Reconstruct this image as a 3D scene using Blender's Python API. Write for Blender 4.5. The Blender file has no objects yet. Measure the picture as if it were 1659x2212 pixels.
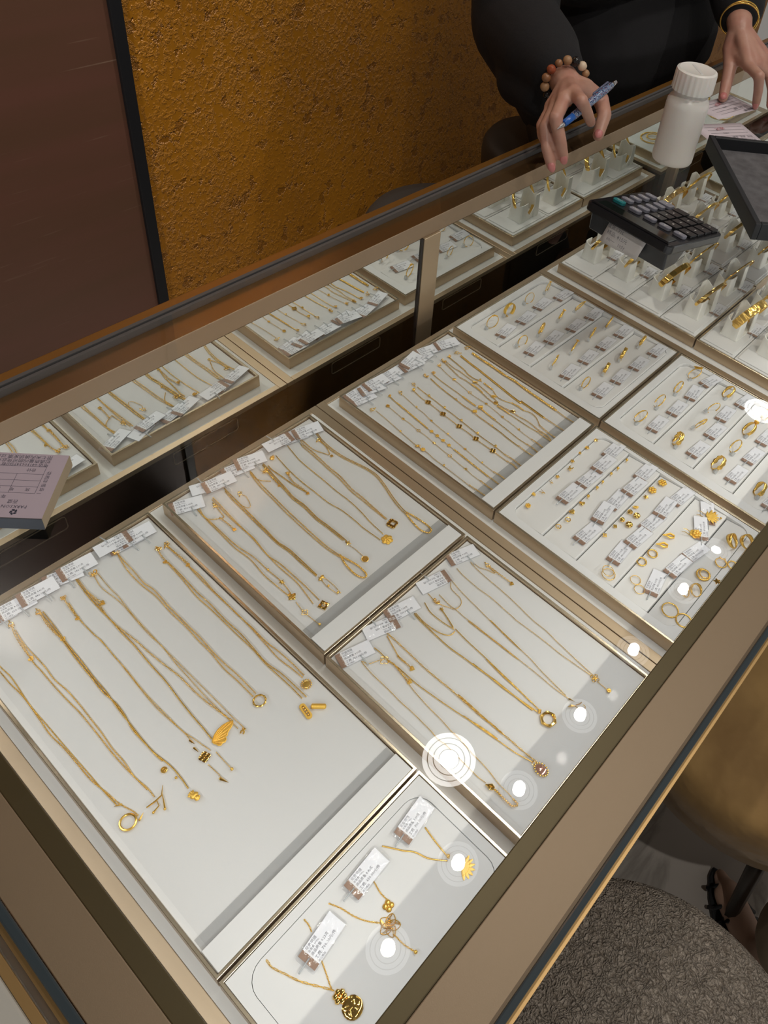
import bpy, math, random
import numpy as np
from mathutils import Vector, Matrix, Quaternion
random.seed(7)
SC = bpy.context.scene
COL = SC.collection
PI = math.pi
R = math.radians

# ------------------------------------------------------------------ camera
cam_d = bpy.data.cameras.new('camera')
cam = bpy.data.objects.new('camera', cam_d)
COL.objects.link(cam)
SC.camera = cam
cam_d.sensor_fit = 'VERTICAL'
cam_d.sensor_height = 24.0
cam_d.lens = 1803.917 / 2212.0 * 24.0
cam_d.shift_x = (829.5 - 1065.75) / 2212.0
cam_d.shift_y = (843.43 - 1106.0) / 2212.0
cam_d.clip_start = 0.01
_right = Vector((0.63693942, -0.76002513, 0.12911225))
_down = Vector((-0.45253584, -0.50419793, -0.73552414))
_fwd = Vector((0.62411496, 0.4100564, -0.66508215))
cam.matrix_world = Matrix(((_right.x, -_down.x, -_fwd.x, -0.27255),
                           (_right.y, -_down.y, -_fwd.y, -0.564956),
                           (_right.z, -_down.z, -_fwd.z, 0.7165),
                           (0, 0, 0, 1)))

# ------------------------------------------------------------------ colour management, world
SC.view_settings.view_transform = 'Standard'
SC.view_settings.look = 'None'
SC.view_settings.gamma = 1.0
SC.view_settings.exposure = 0.0
SC.view_settings.use_curve_mapping = False
SC.cycles.use_denoising = True
SC.cycles.max_bounces = 10
SC.cycles.transparent_max_bounces = 24
SC.cycles.caustics_reflective = True
SC.cycles.blur_glossy = 0.6
SC.cycles.caustics_refractive = False
SC.cycles.sample_clamp_indirect = 6.0
world = bpy.data.worlds.new('room_air')
SC.world = world
world.use_nodes = True
world.node_tree.nodes['Background'].inputs[0].default_value = (1.0, 0.93, 0.85, 1)
world.node_tree.nodes['Background'].inputs[1].default_value = 0.22

GLASS_Z = 0.163      # upper face of the counter glass
MIRROR_Y = 0.0469
CEIL_Z = 2.2
FLOOR_Z = -0.80
LED_POWER = 16.5       # emission strength of the strips inside the case
SPOT_W = 4.5

# ------------------------------------------------------------------ materials
MATS = {}
def nodes_of(name):
    m = bpy.data.materials.new(name)
    m.use_nodes = True
    MATS[name] = m
    nt = m.node_tree
    return m, nt, nt.nodes['Principled BSDF']
def setp(b, **kw):
    for k, v in kw.items():
        k = {'spec': 'Specular IOR Level', 'trans': 'Transmission Weight', 'coat': 'Coat Weight', 'sheen': 'Sheen Weight'}.get(k, k)
        b.inputs[k].default_value = v
def mat(name, col, rough=0.5, metal=0.0, bump=None, var=None, stretch=None, **kw):
    """col linear rgb; bump = (scale, strength, distance); var = (scale, other colour)"""
    m, nt, b = nodes_of(name)
    b.inputs['Base Color'].default_value = (*col, 1)
    b.inputs['Roughness'].default_value = rough
    b.inputs['Metallic'].default_value = metal
    setp(b, **kw)
    tc = nt.nodes.new('ShaderNodeTexCoord')
    src = tc.outputs['Object']
    if stretch:
        mp = nt.nodes.new('ShaderNodeMapping'); mp.inputs['Scale'].default_value = stretch
        nt.links.new(src, mp.inputs[0]); src = mp.outputs[0]
    if var:
        n = nt.nodes.new('ShaderNodeTexNoise'); n.inputs['Scale'].default_value = var[0]; n.inputs['Detail'].default_value = 5
        nt.links.new(src, n.inputs['Vector'])
        mx = nt.nodes.new('ShaderNodeMix'); mx.data_type = 'RGBA'
        mx.inputs['A'].default_value = (*col, 1); mx.inputs['B'].default_value = (*var[1], 1)
        rp = nt.nodes.new('ShaderNodeMapRange'); rp.inputs[1].default_value = 0.35; rp.inputs[2].default_value = 0.65
        nt.links.new(n.outputs[0], rp.inputs[0]); nt.links.new(rp.outputs[0], mx.inputs['Factor'])
        nt.links.new(mx.outputs['Result'], b.inputs['Base Color'])
    if bump:
        n = nt.nodes.new('ShaderNodeTexNoise'); n.inputs['Scale'].default_value = bump[0]; n.inputs['Detail'].default_value = 4
        nt.links.new(src, n.inputs['Vector'])
        bp = nt.nodes.new('ShaderNodeBump'); bp.inputs['Strength'].default_value = bump[1]; bp.inputs['Distance'].default_value = bump[2]
        nt.links.new(n.outputs[0], bp.inputs['Height']); nt.links.new(bp.outputs[0], b.inputs['Normal'])
    return m
def emit(name, col, strength):
    m, nt, b = nodes_of(name)
    setp(b, **{'Base Color': (*col, 1), 'Emission Color': (*col, 1), 'Emission Strength': strength})
    return m
def clear(name, tint=(1, 1, 1), f0=0.045, k=1.0, rough=0.0, veil=0.0, bump=None):
    """thin clear sheet: transparent plus a mirror share that grows at grazing angles (front faces only)"""
    m = bpy.data.materials.new(name); m.use_nodes = True; MATS[name] = m
    nt = m.node_tree
    for n in list(nt.nodes): nt.nodes.remove(n)
    out = nt.nodes.new('ShaderNodeOutputMaterial')
    tr = nt.nodes.new('ShaderNodeBsdfTransparent'); tr.inputs[0].default_value = (*tint, 1)
    gl = nt.nodes.new('ShaderNodeBsdfGlossy'); gl.inputs['Roughness'].default_value = rough
    geo = nt.nodes.new('ShaderNodeNewGeometry')
    def math_(op, a, b2=None):
        n = nt.nodes.new('ShaderNodeMath'); n.operation = op
        for i, x in enumerate((a, b2)):
            if x is None: continue
            if isinstance(x, (int, float)): n.inputs[i].default_value = x
            else: nt.links.new(x, n.inputs[i])
        return n.outputs[0]
    dot = nt.nodes.new('ShaderNodeVectorMath'); dot.operation = 'DOT_PRODUCT'
    nt.links.new(geo.outputs['Incoming'], dot.inputs[0])
    if bump:
        nz = nt.nodes.new('ShaderNodeTexNoise'); nz.inputs['Scale'].default_value = bump[0]
        tc = nt.nodes.new('ShaderNodeTexCoord'); nt.links.new(tc.outputs['Object'], nz.inputs['Vector'])
        bp = nt.nodes.new('ShaderNodeBump'); bp.inputs['Strength'].default_value = bump[1]; bp.inputs['Distance'].default_value = bump[2]
        nt.links.new(nz.outputs[0], bp.inputs['Height']); nt.links.new(bp.outputs[0], gl.inputs['Normal'])
    nt.links.new(geo.outputs['Normal'], dot.inputs[1])
    c = math_('ABSOLUTE', dot.outputs['Value'])
    s = math_('POWER', math_('SUBTRACT', 1.0, c), 5.0)
    fr = math_('ADD', math_('MULTIPLY', s, (1 - f0) * k), f0 * k)
    fr = math_('MULTIPLY', fr, math_('SUBTRACT', 1.0, geo.outputs['Backfacing']))
    mix = nt.nodes.new('ShaderNodeMixShader')
    nt.links.new(fr, mix.inputs[0]); nt.links.new(tr.outputs[0], mix.inputs[1]); nt.links.new(gl.outputs[0], mix.inputs[2])
    last = mix.outputs[0]
    if veil:
        df = nt.nodes.new('ShaderNodeBsdfDiffuse'); df.inputs[0].default_value = (.85, .87, .88, 1)
        m2 = nt.nodes.new('ShaderNodeMixShader'); m2.inputs[0].default_value = veil
        nt.links.new(last, m2.inputs[1]); nt.links.new(df.outputs[0], m2.inputs[2]); last = m2.outputs[0]
    nt.links.new(last, out.inputs[0])
    return m

GOLD = mat('gold', (0.93, 0.60, 0.15), 0.22, 0.82)
GOLDM = mat('gold_matte', (0.93, 0.59, 0.12), 0.40, 0.75, bump=(900, .4, .0004))
GOLDD = mat('gold_polished', (0.92, 0.60, 0.17), 0.08, 0.93)
ROSE = mat('rose_crystal', (0.75, 0.42, 0.32), 0.1, 0.6)
BRASS = mat('champagne_metal', (0.56, 0.435, 0.30), 0.36, 0.75, bump=(300, .12, .0002), stretch=(1, 1, 12))
BRASS_RIM = mat('champagne_rim', (0.80, 0.68, 0.50), 0.22, 0.95)
RAIL = mat('tan_metal', (0.33, 0.235, 0.155), 0.42, 0.35, bump=(1400, .15, .0002))
OLIVE = mat('olive_metal', (0.115, 0.085, 0.040), 0.4, 0.5)
WHITE = mat('white_leatherette', (0.71, 0.71, 0.705), 0.55, bump=(1500, .25, .0002))
VELVET = mat('white_velvet', (0.74, 0.735, 0.72), 0.85, bump=(2500, .3, .0002))
STANDW = mat('cream_plastic', (0.84, 0.83, 0.77), 0.3, coat=0.3)
CARD = mat('card_white', (0.88, 0.89, 0.93), 0.6)
BAND = mat('band_brown', (0.29, 0.17, 0.11), 0.4)
INK = mat('ink', (0.03, 0.035, 0.06), 0.6)
INKW = mat('ink_white', (0.85, 0.83, 0.8), 0.6)
BLACKP = mat('black_plastic', (0.012, 0.012, 0.014), 0.25)
BLACKM = mat('black_matte', (0.008, 0.009, 0.012), 0.55)
DARKWOOD = mat('dark_lacquer', (0.022, 0.015, 0.009), 0.12)
MIRROR = mat('mirror_glass', (0.83, 0.85, 0.83), 0.0, 1.0)
RUBBER = mat('grey_gasket', (0.09, 0.085, 0.085), 0.5)
GLASSE = mat('glass_edge', (0.045, 0.06, 0.07), 0.15)
CLEARTOP = clear('counter_glass', (0.975, 0.985, 0.98), 0.045, 1.0)
SLEEVE = clear('tag_sleeve', (0.99, 0.99, 0.995), 0.05, 1.3, 0.05, 0.03, bump=(140, .7, .002))
HOOK = clear('tag_hook', (0.75, 0.77, 0.78), 0.06, 2.0, 0.08, 0.35)
ACRYL = clear('acrylic_sheet', (0.985, 0.985, 0.985), 0.012, 0.08, 0.02, 0.0)
FOLD_REFLECTION = clear('acrylic_fold_reflection', (0.86, 0.86, 0.86), 0.02, 0.5, 0.1, 0.05)  # grey tint paints the reflection along the sheet's bend
LED = emit('led_strip', (0.97, 0.985, 1.0), LED_POWER)
BULB = emit('lamp_core', (1.0, 0.97, 0.93), 60.0)
REFL = emit('lamp_reflector', (0.94, 0.97, 1.0), 2.2)
REFL2 = emit('lamp_diffuser', (1.0, 0.98, 0.95), 14.0)

# ------------------------------------------------------------------ mesh builder
class MB:
    def __init__(s):
        s.v = []; s.f = []; s.n = 0
    def add(s, verts, faces):
        verts = np.asarray(verts, float).reshape(-1, 3)
        o = s.n
        s.v.append(verts); s.n += len(verts)
        for f in faces: s.f.append(tuple(i + o for i in f))
        return s
    def box(s, x0, x1, y0, y1, z0, z1):
        v = [(x, y, z) for z in (z0, z1) for y in (y0, y1) for x in (x0, x1)]
        return s.add(v, [(0, 2, 3, 1), (4, 5, 7, 6), (0, 1, 5, 4), (1, 3, 7, 5), (3, 2, 6, 7), (2, 0, 4, 6)])
    def prism(s, poly, z0, z1):
        n = len(poly)
        v = [(x, y, z0) for x, y in poly] + [(x, y, z1) for x, y in poly]
        f = [tuple(range(n))[::-1], tuple(range(n, 2 * n))]
        f += [(i, (i + 1) % n, n + (i + 1) % n, n + i) for i in range(n)]
        return s.add(v, f)
    def dome(s, poly, z0, z1, h, c=None):
        """flat bottom, outline wall to z1, faceted rise of h to the centre"""
        n = len(poly)
        cx, cy = c or (sum(p[0] for p in poly) / n, sum(p[1] for p in poly) / n)
        v = [(x, y, z0) for x, y in poly] + [(x, y, z1) for x, y in poly] + [(cx, cy, z1 + h)]
        f = [tuple(range(n))[::-1]] + [(i, (i + 1) % n, n + (i + 1) % n, n + i) for i in range(n)]
        f += [(n + i, n + (i + 1) % n, 2 * n) for i in range(n)]
        return s.add(v, f)
    def frame(s, outer, inner, z0, z1):
        """plate between two outlines of equal point count"""
        n = len(outer)
        v = [(x, y, z) for z in (z0, z1) for lp in (outer, inner) for x, y in lp]
        f = []
        for i in range(n):
            j = (i + 1) % n
            f += [(2 * n + i, 2 * n + j, 3 * n + j, 3 * n + i), (i, n + i, n + j, j), (i, j, 2 * n + j, 2 * n + i), (n + j, n + i, 3 * n + i, 3 * n + j)]
        return s.add(v, f)
    def sphere(s, c, r, nu=8, nv=5, sc=(1, 1, 1)):
        v = [(0, 0, -1)]
        for j in range(1, nv):
            t = -PI / 2 + PI * j / nv
            for i in range(nu):
                a = 2 * PI * i / nu
                v.append((math.cos(t) * math.cos(a), math.cos(t) * math.sin(a), math.sin(t)))
        v.append((0, 0, 1))
        f = []
        for i in range(nu): f.append((0, 1 + (i + 1) % nu, 1 + i))
        for j in range(nv - 2):
            for i in range(nu):
                a, b = 1 + j * nu + i, 1 + j * nu + (i + 1) % nu
                f.append((a, b, b + nu, a + nu))
        L = len(v) - 1; o = 1 + (nv - 2) * nu
        for i in range(nu): f.append((o + i, o + (i + 1) % nu, L))
        v = np.array(v) * r * np.array(sc) + np.array(c)
        return s.add(v, f)
    def lathe(s, prof, n=24, c=(0, 0, 0)):
        v = []; f = []
        for r, z in prof:
            for i in range(n):
                a = 2 * PI * i / n
                v.append((c[0] + r * math.cos(a), c[1] + r * math.sin(a), c[2] + z))
        for j in range(len(prof) - 1):
            for i in range(n):
                k = (i + 1) % n
                f.append((j * n + i, j * n + k, (j + 1) * n + k, (j + 1) * n + i))
        f.append(tuple(range(n))[::-1]); f.append(tuple((len(prof) - 1) * n + i for i in range(n)))
        return s.add(v, f)
    def tube(s, pts, rad, n=6, closed=False, twist=0.0, up=(0, 0, 1)):
        pts = [Vector(p) for p in pts]
        m = len(pts)
        rad = [rad] * m if isinstance(rad, (int, float)) else rad
        v = []; f = []
        for i, p in enumerate(pts):
            if closed: t = pts[(i + 1) % m] - pts[i - 1]
            else: t = pts[min(i + 1, m - 1)] - pts[max(i - 1, 0)]
            t = t.normalized() if t.length > 1e-9 else Vector((1, 0, 0))
            u = Vector(up)
            if abs(t.dot(u)) > 0.95: u = Vector((1, 0, 0))
            a = t.cross(u).normalized(); b = a.cross(t)
            for k in range(n):
                g = 2 * PI * k / n + twist * i
                v.append(p + (a * math.cos(g) + b * math.sin(g)) * rad[i])
        for i in range(m if closed else m - 1):
            j = (i + 1) % m
            for k in range(n):
                l = (k + 1) % n
                f.append((i * n + k, i * n + l, j * n + l, j * n + k))
        if not closed:
            f.append(tuple(range(n))[::-1]); f.append(tuple((m - 1) * n + k for k in range(n)))
        return s.add([tuple(q) for q in v], f)
    def ring(s, c, r, w, n=16, k=6, ax=(1, 0, 0), ay=(0, 1, 0), ry=None):
        ax = Vector(ax); ay = Vector(ay); c = Vector(c); ry = r if ry is None else ry
        return s.tube([c + ax * math.cos(2 * PI * i / n) * r + ay * math.sin(2 * PI * i / n) * ry for i in range(n)], w, k, True, up=tuple(ax.cross(ay)))
    def xform(s, m):
        m = np.array(m)
        s.v = [np.c_[a, np.ones(len(a))] @ m.T[:, :3] for a in s.v]
        return s
    def obj(s, name, material, parent=None, smooth=True, bevel=0.0, world=False, off=None, **props):
        me = bpy.data.meshes.new(name)
        vs = np.concatenate(s.v)
        if parent is not None and world:
            vs = vs - np.array(parent.location)
        if off is not None: vs = vs - np.array(off)
        me.from_pydata(vs.tolist(), [], s.f)
        if smooth: me.polygons.foreach_set('use_smooth', [True] * len(me.polygons))
        me.materials.append(material)
        me.update()
        o = bpy.data.objects.new(name, me)
        COL.objects.link(o)
        if parent is not None: o.parent = parent
        if bevel:
            b = o.modifiers.new('bevel', 'BEVEL'); b.width = bevel; b.segments = 2; b.limit_method = 'ANGLE'
        for k_, v_ in props.items(): o[k_] = v_
        return o
def flat_sharp(o, ang=35):
    """keep hard edges on a smooth shaded mesh"""
    o.data.set_sharp_from_angle(angle=R(ang))
    return o
def thing(name, label, cat, loc=(0, 0, 0), rotz=0.0, group=None):
    o = bpy.data.objects.new(name, None)
    o.empty_display_size = 0.01
    COL.objects.link(o)
    o.location = loc; o.rotation_euler = (0, 0, rotz)
    o['label'] = label; o['category'] = cat
    if group: o['group'] = group
    return o
def tag(o, label, cat, group=None):
    o['label'] = label; o['category'] = cat
    if group: o['group'] = group
    return o
def structure(o):
    o['kind'] = 'structure'; return o
def copy_tree(o, parent=None):
    c = o.copy(); COL.objects.link(c); c.parent = parent
    for ch in list(o.children): copy_tree(ch, c)
    return c
def rounded(x0, x1, y0, y1, r, k=5):
    out = []
    for cx, cy, a0 in ((x1 - r, y1 - r, 0), (x0 + r, y1 - r, 90), (x0 + r, y0 + r, 180), (x1 - r, y0 + r, 270)):
        for i in range(k + 1):
            a = R(a0 + 90 * i / k)
            out.append((cx + r * math.cos(a), cy + r * math.sin(a)))
    return out
def squareish(x0, x1, y0, y1, k=5):
    """outline with the same point count as rounded(), hugging the rectangle"""
    out = []
    for cx, cy in ((x1, y1), (x0, y1), (x0, y0), (x1, y0)):
        out += [(cx, cy)] * 0
    pts = rounded(x0, x1, y0, y1, 0.0004, k)
    return pts
_text_cache = {}
def text_mesh(s, size, material, extrude=0.0, align='LEFT', res=1, bold=0.0):
    key = (s, size, material.name, align, bold)
    if key in _text_cache: return _text_cache[key]
    cu = bpy.data.curves.new('print', 'FONT')
    cu.body = s; cu.size = size; cu.align_x = align; cu.resolution_u = res; cu.extrude = extrude; cu.offset = bold
    cu.space_line = 1.0
    o = bpy.data.objects.new('print', cu)
    COL.objects.link(o)
    bpy.context.view_layer.update()
    me = bpy.data.meshes.new_from_object(o.evaluated_get(bpy.context.evaluated_depsgraph_get()))
    bpy.data.objects.remove(o); bpy.data.curves.remove(cu)
    me.name = 'print'
    me.materials.clear(); me.materials.append(material)
    _text_cache[key] = me
    return me
def join_text(lines, material):
    """lines: (text, size, x, y, rot, align) -> one mesh in the xy plane, z = 0"""
    vs = []; fs = []; n = 0
    for t, size, x, y, rot, al in lines:
        me = text_mesh(t, size, material, align=al)
        c, s_ = math.cos(rot), math.sin(rot)
        co = np.empty(len(me.vertices) * 3); me.vertices.foreach_get('co', co); co = co.reshape(-1, 3)
        v = np.c_[co[:, 0] * c - co[:, 1] * s_ + x, co[:, 0] * s_ + co[:, 1] * c + y, co[:, 2] * 0]
        vs.append(v)
        fs += [tuple(i + n for i in p.vertices) for p in me.polygons]
        n += len(v)
    out = bpy.data.meshes.new('print')
    out.from_pydata(np.concatenate(vs).tolist(), [], fs)
    out.materials.append(material)
    return out
def mesh_obj(name, me, parent, loc=(0, 0, 0), rot=(0, 0, 0)):
    o = bpy.data.objects.new(name, me); COL.objects.link(o)
    o.parent = parent; o.location = loc; o.rotation_euler = rot
    return o
# ------------------------------------------------------------------ lamps of the room
def downlight(x, y, z, label, group, watts, r=0.02, rr=0.06, aim=None, ang=85, blend=0.6, refl=None, shielded=False):
    t = thing('spotlight', label, 'spotlight', (x, y, z), 0, group)
    MB().lathe([(rr * 1.12, 0.0), (rr * 1.2, 0.004), (rr * 1.2, 0.09), (0.02, 0.095)], 24).obj('housing', BLACKM, t)
    m = MB()
    for k in range(0 if shielded else 3):
        r0 = r + (rr - r) * (k + .15) / 3; r1 = r + (rr - r) * (k + .95) / 3
        pts0 = [(r0 * math.cos(2 * PI * i / 28), r0 * math.sin(2 * PI * i / 28)) for i in range(28)]
        pts1 = [(r1 * math.cos(2 * PI * i / 28), r1 * math.sin(2 * PI * i / 28)) for i in range(28)]
        m.frame(pts1, pts0, -0.002, 0.001)
    if not shielded:
        m.obj('reflector', refl or REFL, t)
        MB().lathe([(0.0005, -0.004), (r * .7, -0.0035), (r, 0.0)], 24).obj('bulb', BULB, t)
    MB().box(-.012, .012, -.012, .012, .09, .0975).obj('stem', BLACKM, t)
    if watts:
        ld = bpy.data.lights.new('spot_beam', 'SPOT'); ld.energy = watts; ld.spot_size = R(ang); ld.spot_blend = blend
        ld.shadow_soft_size = 0.018; ld.color = (1.0, 0.93, 0.84)
        lo = bpy.data.objects.new('beam', ld); COL.objects.link(lo); lo.parent = t; lo.location = (0, 0, -0.02)
        if aim:
            d = Vector(aim) - Vector((x, y, z))
            lo.rotation_euler = d.to_track_quat('-Z', 'Y').to_euler()
    return t
for i, x in enumerate((0.26, 0.539, 0.819, 1.145, 1.476, 1.833, 2.105)):
    downlight(x, -0.192, 2.2, 'round track spotlight number %s from the left over the counter' % ('one', 'two', 'three', 'four', 'five', 'six', 'seven')[i], 'track spotlights over the counter', SPOT_W)
downlight(0.742, 0.027, 2.2, 'larger round downlight behind the track, above the mirror doors', None, SPOT_W, 0.030, 0.085, refl=REFL2)
downlight(3.027, 0.055, 2.2, 'larger round downlight far right, above the end of the counter', None, SPOT_W, 0.030, 0.085, refl=REFL2)
downlight(0.72, 0.70, 2.2, 'wall washing spotlight close to the orange plaster wall', None, 210, aim=(0.68, 0.9, 0.75), ang=40, blend=.8, shielded=True)
downlight(0.02, 0.66, 2.2, 'added unseen spotlight that brightens the brown grained wall panel', None, 190, aim=(0.10, 0.9, 0.6), ang=42, blend=.8, shielded=True)  # lamp added out of view to brighten the brown panel
downlight(-0.45, -1.25, 2.2, 'spotlight over the customer side left of the stools', None, 40, aim=(0.3, -0.8, -0.8))
downlight(0.95, -1.25, 2.2, 'spotlight over the customer side right of the stools', None, 40, aim=(0.8, -0.8, -0.8))

# ------------------------------------------------------------------ room
def plaster():
    m, nt, b = nodes_of('orange_plaster')
    tc = nt.nodes.new('ShaderNodeTexCoord')
    mp = nt.nodes.new('ShaderNodeMapping'); mp.inputs['Scale'].default_value = (1, 1, .75); nt.links.new(tc.outputs['Object'], mp.inputs[0])
    def noise(s, d, r=.55):
        n = nt.nodes.new('ShaderNodeTexNoise'); n.inputs['Scale'].default_value = s; n.inputs['Detail'].default_value = d; n.inputs['Roughness'].default_value = r
        nt.links.new(mp.outputs[0], n.inputs['Vector']); return n.outputs[0]
    def rng(x, a, b_):
        n = nt.nodes.new('ShaderNodeMapRange'); n.inputs[1].default_value = a; n.inputs[2].default_value = b_; n.interpolation_type = 'SMOOTHSTEP'
        nt.links.new(x, n.inputs[0]); return n.outputs[0]
    n1 = noise(33, 5, .62); n2 = noise(135, 5, .6); n3 = noise(3.0, 2)
    pits = rng(n1, .585, .625)
    fm = nt.nodes.new('ShaderNodeMath'); fm.operation = 'MULTIPLY'; nt.links.new(rng(n2, .46, .66), fm.inputs[0])
    fq = nt.nodes.new('ShaderNodeMapRange'); fq.inputs[1].default_value = .40; fq.inputs[2].default_value = .62; fq.inputs[3].default_value = .15; fq.inputs[4].default_value = .75
    nt.links.new(noise(2.2, 3), fq.inputs[0]); nt.links.new(fq.outputs[0], fm.inputs[1]); fine = fm.outputs[0]
    ma = nt.nodes.new('ShaderNodeMath'); ma.operation = 'MULTIPLY_ADD'; ma.inputs[1].default_value = -1.0
    nt.links.new(pits, ma.inputs[0]); nt.links.new(fine, ma.inputs[2])
    bp = nt.nodes.new('ShaderNodeBump'); bp.inputs['Strength'].default_value = 0.75; bp.inputs['Distance'].default_value = 0.006
    nt.links.new(ma.outputs[0], bp.inputs['Height']); nt.links.new(bp.outputs[0], b.inputs['Normal'])
    mx = nt.nodes.new('ShaderNodeMix'); mx.data_type = 'RGBA'
    mx.inputs['A'].default_value = (0.50, 0.205, 0.012, 1); mx.inputs['B'].default_value = (0.30, 0.115, 0.007, 1)  # pits take the darker tone, relief shade painted into the colour
    mm = nt.nodes.new('ShaderNodeMath'); mm.operation = 'MULTIPLY_ADD'; mm.inputs[1].default_value = .7
    s3 = nt.nodes.new('ShaderNodeMath'); s3.operation = 'MULTIPLY'; s3.inputs[1].default_value = .35
    nt.links.new(rng(n3, .35, .7), s3.inputs[0]); nt.links.new(pits, mm.inputs[0]); nt.links.new(s3.outputs[0], mm.inputs[2])
    nt.links.new(mm.outputs[0], mx.inputs['Factor']); nt.links.new(mx.outputs['Result'], b.inputs['Base Color'])
    b.inputs['Roughness'].default_value = 0.42; b.inputs['Metallic'].default_value = 0.15
    return m
def woodpanel():
    m, nt, b = nodes_of('brown_grain_panel')
    tc = nt.nodes.new('ShaderNodeTexCoord')
    def streak(sc, d):
        mp = nt.nodes.new('ShaderNodeMapping'); mp.inputs['Scale'].default_value = sc; nt.links.new(tc.outputs['Object'], mp.inputs[0])
        n = nt.nodes.new('ShaderNodeTexNoise'); n.inputs['Scale'].default_value = 1.0; n.inputs['Detail'].default_value = d
        nt.links.new(mp.outputs[0], n.inputs['Vector']); return n.outputs[0]
    cr = nt.nodes.new('ShaderNodeValToRGB')
    nt.links.new(streak((1.2, 1, 14), 4), cr.inputs[0])
    e = cr.color_ramp.elements
    e[0].position = .3; e[0].color = (.120, .062, .036, 1); e[1].position = .7; e[1].color = (.150, .066, .046, 1)
    cr2 = nt.nodes.new('ShaderNodeValToRGB'); nt.links.new(streak((5, 1, 160), 3), cr2.inputs[0])
    e = cr2.color_ramp.elements
    e[0].position = .66; e[0].color = (0, 0, 0, 1); e[1].position = .8; e[1].color = (.8, .8, .8, 1)
    mx = nt.nodes.new('ShaderNodeMix'); mx.data_type = 'RGBA'; mx.inputs['B'].default_value = (.26, .17, .12, 1)
    nt.links.new(cr2.outputs[0], mx.inputs['Factor']); nt.links.new(cr.outputs[0], mx.inputs['A'])
    nt.links.new(mx.outputs['Result'], b.inputs['Base Color'])
    b.inputs['Roughness'].default_value = .42
    return m
def marble():
    m, nt, b = nodes_of('grey_marble_tile')
    tc = nt.nodes.new('ShaderNodeTexCoord')
    n = nt.nodes.new('ShaderNodeTexNoise'); n.inputs['Scale'].default_value = 3.2; n.inputs['Detail'].default_value = 8; n.inputs['Distortion'].default_value = 1.4
    nt.links.new(tc.outputs['Object'], n.inputs['Vector'])
    cr = nt.nodes.new('ShaderNodeValToRGB'); nt.links.new(n.outputs[0], cr.inputs[0])
    e = cr.color_ramp.elements
    e[0].position = .40; e[0].color = (.50, .47, .44, 1); e[1].position = .62; e[1].color = (.44, .42, .395, 1)
    x = e.new(.5); x.color = (.33, .31, .285, 1)
    x = e.new(.47); x.color = (.49, .46, .43, 1)
    x = e.new(.53); x.color = (.48, .455, .42, 1)
    nt.links.new(cr.outputs[0], b.inputs['Base Color']); b.inputs['Roughness'].default_value = .16
    return m
PLASTER, GRAIN, MARBLE = plaster(), woodpanel(), marble()
fl = structure(MB().box(-2.5, 3.6, -2.6, .92, FLOOR_Z - .06, FLOOR_Z - .006).obj('floor', mat('floor_grout', (.035, .03, .026), .8), None, False))
tile_me = None
for ix in range(-3, 4):
    for iy in range(-3, 2):
        x0 = .575 + ix * .8; y0 = -.98 + iy * .8
        if x0 < -2.4 or x0 > 3.0 or y0 < -2.6 or y0 > .2: continue
        if tile_me is None:
            o = MB().box(.003, .797, .003, .797, -.006, 0).obj('tile', MARBLE, fl, False, bevel=.0012); tile_me = o.data
        else:
            o = mesh_obj('tile', tile_me, fl)
            b_ = o.modifiers.new('bevel', 'BEVEL'); b_.width = .0012; b_.limit_method = 'ANGLE'
        o.location = (x0, y0, FLOOR_Z)
structure(MB().box(.545, 3.6, .9, .92, FLOOR_Z, 2.32).obj('wall_back', PLASTER, None, False))
structure(MB().box(-2.5, .5206, .9, .92, FLOOR_Z, 2.32).obj('wall_left', GRAIN, None, False))
structure(MB().box(.5206, .545, .892, .92, FLOOR_Z, 2.32).obj('trim_1', BLACKM, None, False, bevel=.002))
structure(MB().box(-2.5, 3.6, -2.6, .92, 2.32, 2.36).obj('ceiling', mat('ceiling_paint', (.30, .28, .25), .8), None, False))
tk = thing('light_track', 'black ceiling track that carries the row of spotlights', 'light track', (0.1, -0.192, 2.31))
MB().box(0, 2.2, -.018, .018, -.012, .01).obj('rail', BLACKM, tk, False, bevel=.003)

# ------------------------------------------------------------------ the show case
CASE_X0, CASE_X1 = -.2855, 2.35
case = thing('display_case', 'long bronze framed glass showcase with mirrored back doors', 'showcase', (-.2855, -.553, FLOOR_Z))
def cbox(name, m, *b, bevel=.0, par=case, **kw):
    return MB().box(*b).obj(name, m, par, False, bevel=bevel, world=True, **kw)
CABM = mat('cabinet_bronze', (.20, .13, .08), .35, .5)
cbox('base_cabinet', CABM, CASE_X0 + .10, CASE_X1, -.36, .0995, FLOOR_Z + .08, -.1125, bevel=.003)
cbox('plinth', BLACKM, CASE_X0 + .14, CASE_X1, -.33, .08, FLOOR_Z, FLOOR_Z + .08)
cbox('case_floor', DARKWOOD, CASE_X0 + .002, CASE_X1, -.55, .0465, -.112, -.104)
cbox('pane', clear('side_glass', (.95, .97, .96), .045, 1.0), CASE_X0, CASE_X1, -.549, -.543, -.104, .131)
cbox('pane', MATS['side_glass'], CASE_X0 + .001, CASE_X0 + .007, -.543, .0465, -.104, .131)
cbox('counter_rail', RAIL, CASE_X0, CASE_X1, -.553, -.516, .131, .1548, bevel=.0006)
cbox('counter_rail', RAIL, CASE_X0, -.257, -.5158, .0465, .131, .1548, bevel=.0006)
cbox('mirror_rail', RAIL, CASE_X0, CASE_X1, .047, .0757, .131, .1548, bevel=.0006)
RAIL_TOP_REFLECTION = mat('bronze_wall_reflection', (.30, .165, .07), .22, .8)  # darker than the rail: reflection of the orange wall put into the colour
cbox('rail_reflection_cap', RAIL_TOP_REFLECTION, CASE_X0, CASE_X1, .0476, .0757, .1549, .1551)
cbox('gasket', RUBBER, CASE_X0, CASE_X1, .0757, .0795, .14, .1625)
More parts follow.
